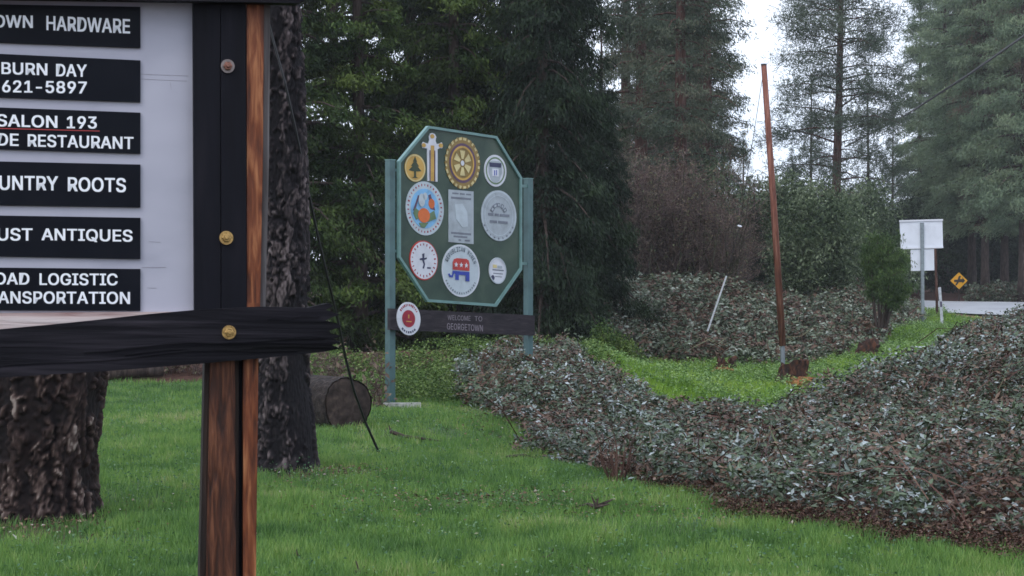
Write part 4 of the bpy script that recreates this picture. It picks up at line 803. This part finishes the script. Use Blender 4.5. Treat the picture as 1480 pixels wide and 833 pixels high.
# ------------------------------------------------------------------ grass
def blades(name, poly, n, h, wdt, g, mat, label, dens_fall=12., jit=.4, lean=.35, avoid=(), cat='grass', xmax=.30):
    xs_ = [p[0] for p in poly]; ys_ = [max(3.5, p[1]) for p in poly]; out = np.zeros((0, 2))
    y0, y1 = min(ys_), max(ys_)
    while len(out) < n:
        y = y0*(y1/y0)**g.random(n); x = g.uniform(-1, 1, n)*(xmax*y+.3)          # more blades per square metre near the camera
        k = inside(x, y, poly, jit)
        thin = fbm(x*1.3+40, y*.9, 52); k &= (thin > .36) | (g.random(n) < .35)
        for (ax, ay, r) in avoid: k &= (np.hypot(x-ax, y-ay) > r) | (g.random(n) < .25)
        out = np.concatenate([out, np.stack([x[k], y[k]], 1)])
    P = out[:n]; z = gh(P[:, 0], P[:, 1]); pt = fbm(P[:, 0]*1.6, P[:, 1]*1.6, 41); pt2 = fbm(P[:, 0]*.5, P[:, 1]*.5, 43)
    H = h*g.uniform(.5, 1.3, n)*(.35+.9*pt+.8*fbm(P[:, 0]*4, P[:, 1]*2.6, 49)**2); a = g.uniform(0, 6.28, n); W_ = wdt*(1+P[:, 1]/14)
    ln = g.normal(size=(n, 2))*lean*H[:, None]
    b1 = np.stack([P[:, 0]-np.cos(a)*W_, P[:, 1]-np.sin(a)*W_, z-.01], 1); b2 = np.stack([P[:, 0]+np.cos(a)*W_, P[:, 1]+np.sin(a)*W_, z-.01], 1)
    tp = np.stack([P[:, 0]+ln[:, 0], P[:, 1]+ln[:, 1], z+H], 1)
    V = np.stack([b1, b2, tp], 1).reshape(-1, 3); Fc = np.arange(3*n).reshape(n, 3)
    pt3 = fbm(P[:, 0]*5, P[:, 1]*3.2, 47); v = np.clip(g.random(n)*.5+.6*(pt2-.45)+.6*(pt-.48)+.9*(pt3-.5)+.22, 0, 1)
    return tag(mobj(name, V, Fc, mat, attr={'rnd': np.repeat(v, 3)}, kind='stuff'), label, cat)
M_lawn = ramp_mat('lawn_blades', [(0, (.055, .13, .035)), (.3, (.105, .215, .055)), (.65, (.175, .31, .07)), (.88, (.26, .37, .10)), (1, (.36, .37, .18))], rough=.5, transl=.35, spec=.35)
M_swg = ramp_mat('bright_swale_grass', [(0, (.12, .24, .035)), (.5, (.23, .40, .05)), (1, (.36, .50, .09))], rough=.5, transl=.35, spec=.35)
blades('lawn_grass', LAWN, 480000, .07, .0030, G(70), M_lawn, 'short damp green lawn grass in front of the signs and trees', avoid=((px2(475, 15.2), 15.2, .5), (px2(60, 12.0), 12.0, .5)))
blades('hollow_grass', SWALE, 130000, .16, .0045, G(71), M_swg, 'bright green grass in the hollow and up to the road')
def weeds(name, poly, n, L, hgt, g, mat, label, jit=.5, thr=.0):
    P = scatter(poly, n//6, g, jit); pt = fbm(P[:, 0]*1.2, P[:, 1]*1.2, 91); P = P[pt > thr]; pt = pt[pt > thr]
    C = np.stack([P[:, 0], P[:, 1], gh(P[:, 0], P[:, 1])+hgt*g.random(len(P))*(.4+pt)], 1); J = np.repeat(np.arange(len(C)), 6); nn = len(J)
    V, Fc, rn = leaf_mesh(C[J]+g.normal(size=(nn, 3))*.04, g.normal(size=(nn, 3))*np.array((1, 1, .5)), g.normal(size=(nn, 3))*.4+np.array((0, 0, 1)), L*g.uniform(.6, 1.3, nn), L*.6, np.clip(g.random(len(C))[J]*.8+.2*g.random(nn), 0, 1))
    return tag(mobj(name, V, Fc, mat, attr={'rnd': rn}, kind='stuff'), label, 'weeds')
M_weed = ramp_mat('weed_leaves', [(0, (.06, .13, .035)), (.5, (.16, .28, .08)), (1, (.34, .46, .2))], rough=.5, transl=.25)
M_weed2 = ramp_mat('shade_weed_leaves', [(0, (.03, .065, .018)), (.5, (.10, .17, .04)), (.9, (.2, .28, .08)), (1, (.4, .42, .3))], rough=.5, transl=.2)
weeds('hollow_weeds', SWALE, 80000, .065, .26, G(80), M_weed, 'low leafy weeds among the bright grass of the hollow')
weeds('lawn_weeds', LAWN, 60000, .026, .06, G(82), ramp_mat('lawn_weed_leaves', [(0, (.05, .11, .06)), (.6, (.10, .20, .09)), (.93, (.2, .3, .16)), (.96, (.3, .2, .12)), (1, (.6, .6, .55))], transl=.2), 'small broad leaved weeds and specks among the lawn grass', thr=.42)
FRINGE = poly_w([(1800, 9.7), (1480, 10.3), (1300, 11.0), (1180, 11.5), (1040, 12.5), (950, 14.2), (870, 16.2), (870, 16.8), (960, 15.0), (1050, 13.4), (1200, 12.3), (1480, 11.2), (1800, 10.6)])
weeds('dead_bramble_fringe', FRINGE, 34000, .024, .07, G(83), ramp_mat('dead_fringe', [(0, (.025, .012, .009)), (.5, (.075, .036, .025)), (.8, (.15, .085, .06)), (.9, (.07, .12, .04)), (1, (.12, .2, .06))]), 'red brown dead leaves and stems along the lawn edge of the brambles', jit=.3)
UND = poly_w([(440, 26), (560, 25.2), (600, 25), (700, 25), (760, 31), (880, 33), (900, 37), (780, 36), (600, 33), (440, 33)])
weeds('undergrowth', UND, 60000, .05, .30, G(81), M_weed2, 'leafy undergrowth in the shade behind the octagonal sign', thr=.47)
# ------------------------------------------------------------------ small things on the lawn
def stick(name, pts, rad, label, mat=bark_far, cat='stick', extra=()):
    e = MB(); q = []
    for (px, row, lift) in pts:
        d = EYE*F/(row-CY); x = px2(px, d)
        for _ in range(6): d = (EYE-gh1(x, d)-lift)*F/(row-CY); x = px2(px, d)
        q.append(np.array((x, d, gh1(x, d)+lift)))
    e.tube(q, rad, 6)
    for (i, dv, l) in extra: e.tube([q[i], q[i]+np.array(dv)*l], [rad[min(i, len(rad)-1)]*.7, .003], 5)
    return tag(e.build(name, mat), label, cat)
stick('stick', [(565, 625, .07), (585, 631, .04), (610, 634, .05), (640, 638, .02)], [.022, .02, .015, .008], 'thin dark stick in the grass right of the hanging cable', extra=((0, (-.3, .2, .9), .08),))
stick('stick', [(733, 660, .05), (755, 658, .06), (785, 664, .03)], [.013, .018, .009], 'short dark stick at the lawn edge left of the dry stalks')
stick('stick', [(838, 731, .05), (850, 729, .04), (862, 733, .06), (885, 722, .09)], [.008, .012, .018, .006], 'forked dark twig standing in the grass in front of the brambles', extra=((2, (-.4, 0, .9), .09), (2, (.2, 0, .95), .07), (2, (.9, 0, .2), .1)))
stick('stick', [(430, 802, .06), (437, 808, .03), (444, 811, .02)], [.005, .006, .004], 'tiny twig in the foreground grass, right of the red post', extra=((0, (-.2, 0, 1), .03),))
stick('stick', [(512, 825, .05), (520, 829, .03), (530, 828, .05)], [.004, .009, .004], 'small dark twig at the bottom edge of the lawn', extra=((1, (-.3, 0, 1), .07), (1, (.5, 0, .8), .05)))
stick('stick', [(798, 800, .06), (790, 806, .05), (780, 804, .03)], [.004, .007, .003], 'small dark twig near the bottom middle of the lawn', extra=((0, (.3, 0, 1), .03),))
# dry stalks in front of the brambles (px 890, row 700)
g = G(90); e = MB(); d0 = 15.0; bx = px2(892, d0); bz = gh1(bx, d0)
for i in range(26):
    a = g.uniform(-.16, .16); b = g.uniform(-.1, .1); hh_ = g.uniform(.18, .5); e.tube([(bx+a*.4, d0+b, bz-.02), (bx+a, d0+b, bz+hh_*.6), (bx+a*1.6+g.normal()*.04, d0+b, bz+hh_)], [.006, .004, .002], 4)
tag(e.build('dry_stalks', bark_red), 'clump of dry red brown stalks at the bramble edge', 'dry weed', kind='stuff')
# dead leaf litter and pale chips near the pine foot
def chips(name, px, d, rx, ry, n, L, g, mat, label):
    x = px2(px, d)+g.normal(size=n)*rx; y = d+g.normal(size=n)*ry; c = np.stack([x, y, gh(x, y)+.02+g.random(n)*.025], 1)
    V, Fc, rn = leaf_mesh(c, g.normal(size=(n, 3))*np.array((1, 1, .2)), g.normal(size=(n, 3))*.3+np.array((0, 0, 1)), L*g.uniform(.5, 1.4, n), L*.6, g.random(n)); return tag(mobj(name, V, Fc, mat, attr={'rnd': rn}, kind='stuff'), label, 'litter')
M_lit = ramp_mat('leaf_litter', [(0, (.05, .03, .02)), (.6, (.16, .10, .06)), (.9, (.28, .2, .14)), (1, (.55, .52, .48))], rough=.8)
chips('leaf_litter', 480, 15.1, .26, .6, 420, .035, G(91), M_lit, 'dead leaves and pale chips beside the foot of the black barked pine')
chips('leaf_litter', 90, 12.0, .35, .35, 260, .035, G(92), M_lit, 'dead leaves in front of the thick brown trunk')
chips('leaf_litter', 1010, 13.2, 1.5, .4, 2200, .035, G(93), M_lit, 'dead bramble leaves along the edge of the lawn')
chips('leaf_litter', 700, 21.5, .35, .8, 300, .045, G(94), M_lit, 'dead leaves at the left tip of the brambles')
chips('leaf_litter', 420, 13.6, .5, .5, 220, .03, G(95), M_lit, 'dead leaves scattered in the lawn right of the red post')
chips('leaf_litter', 700, 12.6, 1.0, .5, 260, .028, G(96), M_lit, 'dead leaves scattered in the middle of the lawn')
# stumps in the hollow
char = wood_mat('charred_stump_wood', (.010, .006, .005), (.045, .020, .014), (.16, .06, .03), scale=(12, 12, 6), rough=.8, bump=.9)
rot = wood_mat('orange_rotten_wood', (.07, .025, .012), (.26, .10, .035), (.42, .20, .09), scale=(14, 14, 8), rough=.8, bump=.8)
def stump(px, row, d, w_, h_, label, seed, mats, tilt=.3):
    g = random.Random(seed); x = px2(px, d); z = gh1(x, d); root = thing('stump', (x, d, z), label, 'stump'); na = 16; V = []; n = 6
    for i in range(n):
        t = i/(n-1); r = w_/2*(1.15-.25*t)
        for k in range(na):
            a = 2*PI*k/na; q = r*(1+.2*math.sin(3*a+seed)+g.uniform(-.12, .12)); V.append((x+q*math.cos(a)+tilt*t*h_, d+q*math.sin(a)*.8, z-.05+(h_*t)*(1+(.14*math.sin(2*a+seed)+g.uniform(-.28, .28))*t)))
    Fc = [[i*na+k, i*na+(k+1) % na, (i+1)*na+(k+1) % na, (i+1)*na+k] for i in range(n-1) for k in range(na)]
    V.append((x+tilt*h_, d, z+h_*.55)); Fc += [[(n-1)*na+k, (n-1)*na+(k+1) % na, n*na] for k in range(na)]
    mobj('wood', V, Fc, mats[0], root)
    for j in range(3):
        e = MB(); a = g.uniform(-.8, .8); sx = x+g.uniform(-.3, .5)*w_; e.tube([(sx-w_*.3, d-w_*.5, z+.08), (sx, d-w_*.55, z+.12+.1*h_), (sx+w_*.45, d-w_*.5+a*.2, z+.02+h_*.5*g.random())], [.07*w_*1.4, .09*w_*1.4, .05*w_], 7); e.build('broken_root', mats[1], root)
stump(1042, 525, 41.0, .46, .42, 'small orange and black rotten stump left of the red brown pole', 1, (char, rot))
stump(1138, 548, 38.5, .62, .60, 'dark red brown stump with broken pieces at the foot of the red brown pole', 2, (char, rot), .2)
stump(1246, 512, 46, .55, .48, 'dark grey stump on the grass slope below the feathery shrub', 5, (char, char), .5)
e = MB(); q = at(1160, 562, 38); e.tube([(q[0]-.22, 38, gh1(q[0], 38)+.14), (q[0]+.03, 37.7, gh1(q[0], 38)+.12)], [.13, .12], 12); tag(e.build('log_piece', rot), 'short reddish sawn log piece beside the dark stump under the pole', 'log')
# ------------------------------------------------------------------ pole, guy wire, power line
rustp = wood_mat('red_brown_pole_wood', (.085, .032, .024), (.19, .070, .046), (.32, .15, .11), scale=(25, 25, 2), rough=.75, bump=.5)
pb = at(1131, 500, 39.5); pt_ = at(1104, 95, 39.5); fb = at(1132, 538, 39.5); fb[2] = gh1(fb[0], 39.5)
pole = thing('leaning_pole', fb, 'tall leaning red brown pole rising from the grassy hollow', 'pole')
MB().tube([pb, pb*.5+pt_*.5+np.array((.012, 0, 0)), pt_], [.078, .072, .062], 12).build('shaft', rustp, pole, smooth=True)
MB().tube([pt_, pt_+(pt_-pb)*.006], [.066, .066], 12).build('cap', paint('dark_cap', (.03, .025, .025)), pole)
MB().tube([fb-np.array((0, 0, .2)), pb+(pt_-pb)*.002], [.05, .05], 10).build('sleeve', paint('grey_metal_sleeve', (.22, .25, .28), metallic=.4), pole, label='grey metal foot sleeve')
ga = at(1028, 463, 44); gbp = at(1050, 399, 44); gi = at(1069, 327, 43.6)
guy = thing('guy_wire', ga, 'thin guy wire with a leaning white plastic guard on the bramble bank', 'guy wire')
MB().tube([ga-(gbp-ga)*.25, gbp], [.024, .02], 8).build('guard', paint('white_plastic_guard', (.62, .64, .68), var=.3, scale=30), guy)
MB().tube([gbp, gi, at(1104, 99, 39.6)], [.007]*3, 5).build('wire', paint('dark_wire', (.03, .03, .035)), guy)
MB().tube([gi-(gi-gbp)*.015, gi, gi+(gi-gbp)*.015], [.04, .06, .04], 8).build('insulator', white, guy)
pw_ = []
for i in range(25):
    t = i/24; px = 1620+(1222-1620)*t; d = 38+(125-38)*t**1.3
    row = np.interp(px, [1222, 1310, 1400, 1480, 1620], [212, 166, 108, 52, -50]); pw_.append(at(px, row, d))
tag(MB().tube(pw_, [.032+.036*i/24 for i in range(25)], 5).build('power_line', paint('black_cable', (.012, .012, .014))), 'black overhead cable crossing the sky at upper right', 'cable')
# ------------------------------------------------------------------ signs by the road
alum = paint('bare_aluminium_sign_back', (.76, .79, .86), rough=.45, metallic=.0, var=.12, scale=2)
galv = paint('galvanised_post', (.25, .29, .31), rough=.5, metallic=.3, var=.3)
rim = paint('sign_edge', (.74, .76, .82), rough=.4, var=.05)
SP = Plane(1333, 61, R(6)); b0 = SP.pt(1334, 464)
rs = thing('road_sign', (b0[0], b0[1], gh1(b0[0], b0[1])), 'white backs of two stacked road signs on a grey post', 'sign')
pris(SP, 'sign_plate', [(1300.5, 320.5), (1362, 318.5), (1363, 358), (1302, 359.5)], -.03, 0, alum, rs)
for q in ([(1300, 318.5), (1363, 316.8), (1363, 319.2), (1300, 321)], [(1301, 357.8), (1363.5, 356.4), (1363.5, 358.8), (1301, 360.5)]): pris(SP, 'flange', q, -.01, .03, rim, rs)
pris(SP, 'sign_plate', [(1316, 361), (1350, 360), (1350.5, 391), (1317, 392)], -.03, 0, alum, rs)
pris(SP, 'post', [(1331, 322), (1335.6, 322), (1336.2, 466), (1332, 466)], .001, .08, galv, rs)
WP = Plane(1356, 59, 0); b0 = WP.pt(1360, 462)
mk = thing('marker_post', (b0[0], b0[1], gh1(b0[0], b0[1])), 'short pale marker stake at the road edge right of the white signs', 'post')
pris(WP, 'stake', [(1356, 416), (1360, 415), (1364, 470), (1360, 470)], 0, .03, paint('pale_stake', (.5, .52, .56), var=.3, scale=14), mk)
pris(WP, 'band', [(1358.4, 436), (1361.4, 436), (1362, 444), (1359, 444)], .03, .036, paint('dark_band', (.08, .07, .12)), mk)
dp = thing('wooden_post', WP.pt(1353, 466), 'slim dark reddish post just behind the white signs', 'post')
pris(Plane(1352, 63, 0), 'post', [(1350.6, 358), (1353.6, 358), (1357, 468), (1353.6, 468)], 0, .08, bark_red, dp)
YP = Plane(1386, 96, 0); b0 = YP.pt(1386, 440)
ys_ = thing('warning_sign', (b0[0], b0[1], gh1(b0[0], b0[1])), 'small yellow diamond warning sign beyond the road', 'sign')
yl = paint('yellow_sign_sheet', (.85, .42, .01), rough=.4, var=.1)
yp = pris(YP, 'sign_plate', [(1386, 393.8), (1398.5, 406), (1386.3, 418.3), (1373.5, 406)], -.02, 0, yl, ys_)
pris(YP, 'arrow', [(1379, 404.5), (1384, 404.5), (1386, 399), (1389, 399), (1387.4, 403.5), (1391, 403.5), (1391, 401), (1395, 406), (1391, 410), (1391, 408), (1386, 408), (1383, 412.5), (1380.5, 412.5), (1383, 407.8), (1379, 407.8)], 0, .01, paint('sign_black', (.02, .015, .01)), yp)
pris(YP, 'post', [(1385, 417), (1387.3, 417), (1387.3, 452), (1385, 452)], -.1, -.021, bark_far, ys_)
print('tris', sum(len(m.polygons) for m in bpy.data.meshes))

# ------------------------------------------------------------------ brush beyond the road and the damp air
weeds('roadside_brush', poly_w([(1395, 91), (1500, 89.5), (1900, 88.5), (1900, 97), (1500, 98), (1400, 96)]), 14000, .16, .9, G(84), M_bram2, 'low rusty brush along the far side of the road')
hz = MB(); hz.box((0, 390, 14), (1210, 1030, 33))
hm = bpy.data.materials.new('damp_air'); hm.use_nodes = True; t = hm.node_tree; t.nodes.clear()
pv = t.nodes.new('ShaderNodeVolumePrincipled'); pv.inputs['Color'].default_value = (.90, .94, 1, 1); pv.inputs['Density'].default_value = .0004; pv.inputs['Anisotropy'].default_value = .2
oo = t.nodes.new('ShaderNodeOutputMaterial'); t.links.new(pv.outputs[0], oo.inputs['Volume'])
tag(hz.build('haze', hm), 'thin damp haze over the far trees', 'haze', kind='stuff')
SC.cycles.volume_bounces = 1
